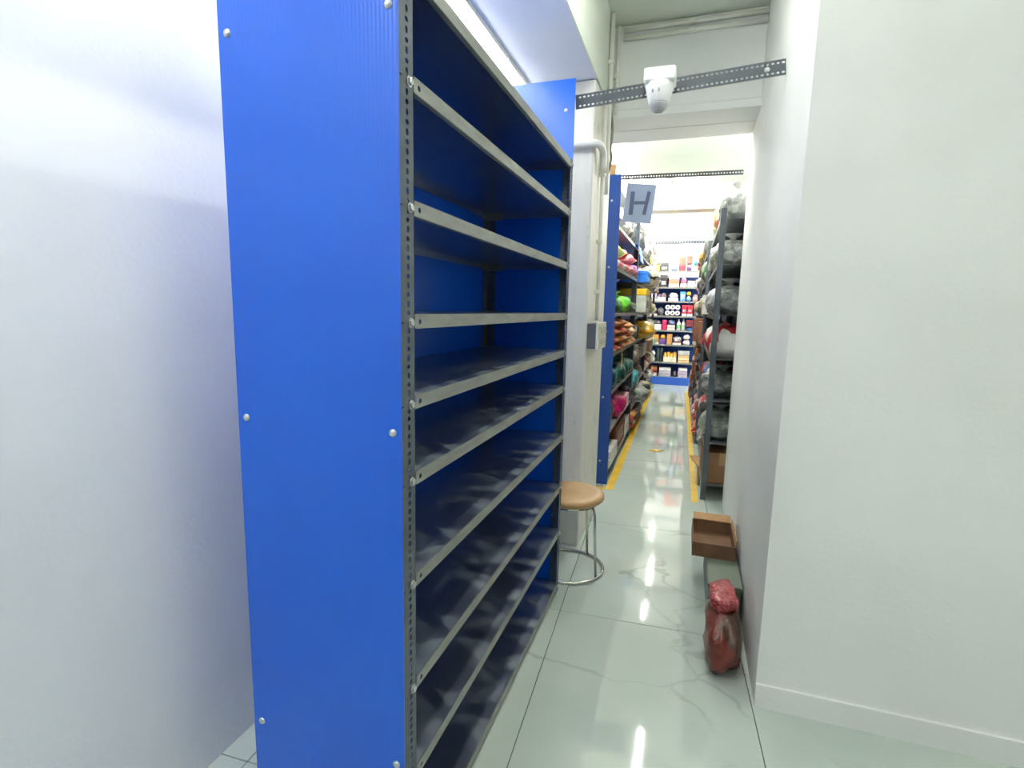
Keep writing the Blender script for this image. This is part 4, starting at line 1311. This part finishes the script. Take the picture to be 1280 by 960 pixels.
# ---- loose goods with a place of their own
def ribbon(name, label, cat, pts, w, m, th=0.003):
    """A bent sheet: pts in x-z at the shelf edge, width along y."""
    o = Vector(pts[0])
    t = thing(name, label, cat, o)
    P = [p - o for p in smooth_path(pts, 5)]
    bm = bmesh.new()
    rows = []
    for i, p in enumerate(P):
        d = (P[min(i + 1, len(P) - 1)] - P[max(i - 1, 0)]).normalized()
        n = Vector((-d.z, 0, d.x)) * th
        ww = w * (1 + 0.06 * math.sin(i * 1.7))
        rows.append([bm.verts.new(q) for q in (p - Vector((0, ww / 2, 0)), p + Vector((0, ww / 2, 0)), p + n + Vector((0, ww / 2, 0)), p + n - Vector((0, ww / 2, 0)))])
    for a, b in zip(rows, rows[1:]):
        for k in range(4):
            bm.faces.new((a[k], a[(k + 1) % 4], b[(k + 1) % 4], b[k]))
    bm.faces.new(rows[0][::-1]); bm.faces.new(rows[-1])
    obj('sheet', bm, m, t, smooth=False)
    return t


ribbon('plastic_sheet', 'bright blue plastic sheet hanging over the edge of the left top shelf', 'sheet',
       [(-0.64, 5.93, 2.131), (-0.585, 5.93, 2.136), (-0.556, 5.93, 2.118), (-0.54, 5.93, 2.05), (-0.525, 5.93, 1.96)], 0.34, mat('blue_polythene', (16, 104, 226), (24, 120, 236), rough=0.3))
ribbon('strap', 'tan strap dangling beside the snack packets on the left rack', 'strap',
       [(-0.60, 4.80, 1.1035), (-0.57, 4.80, 1.1035), (-0.558, 4.80, 1.07), (-0.556, 4.80, 0.92)], 0.035, mat('tan_strap', (196, 160, 90), rough=0.6))

# cardboard flaps jutting from the foot of the right rack
fl = thing('cardboard_piece', 'torn brown cardboard flap sticking out at the foot of the right rack', 'cardboard', (0.15, 4.75, 0.0))
bm = bmesh.new()
pts = [(0.0, -0.16), (0.0, 0.2), (-0.03, 0.12), (-0.075, 0.02), (-0.055, -0.08)]
a = [bm.verts.new((x, y, 0.16 - x * 0.6)) for x, y in pts]
b = [bm.verts.new((x, y, 0.166 - x * 0.6)) for x, y in pts]
bm.faces.new(a[::-1]); bm.faces.new(b)
for i in range(5):
    bm.faces.new((a[i], a[(i + 1) % 5], b[(i + 1) % 5], b[i]))
obj('flap', bm, CARD, fl)
obj('wall', bxm(0.0, 0.006, -0.16, 0.2, 0.0, 0.16, 0.001), CARD, fl)

# goods on the floor against the near right wall
cr = thing('storage_crate', 'dull green storage crate on the floor against the near right wall', 'crate', (0.235, 2.80, 0.0))
gm = mat('dull_green_plastic', (104, 116, 100), (92, 104, 90), rough=0.5, scale=4)
bm = bmesh.new()
box(bm, -0.07, 0.07, -0.30, 0.30, 0.0, 0.012)
for (x0, x1, y0, y1) in ((-0.07, -0.062, -0.3, 0.3), (0.062, 0.07, -0.3, 0.3), (-0.062, 0.062, -0.3, -0.292), (-0.062, 0.062, 0.292, 0.3)):
    box(bm, x0, x1, y0, y1, 0.012, 0.19)
obj('body', bm, gm, cr)
obj('rim', bxm(-0.076, 0.076, -0.306, 0.306, 0.176, 0.198, 0.004), gm, cr)
cb = thing('carton', 'open brown cardboard box on the green crate by the near right wall', 'box', (0.192, 2.86, 0.1992))
bm = bmesh.new()
box(bm, -0.105, 0.105, -0.09, 0.24, 0.0, 0.005)
for (x0, x1, y0, y1) in ((-0.105, -0.1, -0.09, 0.24), (0.1, 0.105, -0.09, 0.24), (-0.1, 0.1, -0.09, -0.085), (-0.1, 0.1, 0.235, 0.24)):
    box(bm, x0, x1, y0, y1, 0.005, 0.075)
obj('body', bm, CARD_DARK, cb)
obj('flap', bxm(-0.1, 0.1, -0.004, 0.0, 0.0, 0.05, 0.001), CARD, cb, (0, 0.238, 0.075), (math.radians(-60), 0, 0))
obj('flap', bxm(-0.004, 0.0, -0.08, 0.23, 0.0, 0.03, 0.001), CARD, cb, (0.104, 0, 0.075), (0, math.radians(10), 0))
sk = thing('plastic_bag', 'dark red crumpled bag slumped on the floor before the green crate', 'bag', (0.215, 2.27, 0.0005), -PI / 2)
obj('body', lump_bm(0.42, 0.15, 0.23, 11, 0.22, 20, 10, neck=False), print_mat('red_bag_print', (112, 50, 42), (84, 60, 48), (150, 70, 66), scale=7), sk, smooth=True)
obj('crumpled_top', lump_bm(0.26, 0.12, 0.07, 12, 0.3, 16, 6, neck=False), mat('pink_red_film', (186, 92, 92), (140, 50, 52), rough=0.3, scale=20, bump=0.8), sk, (-0.06, 0, 0.20), smooth=True)
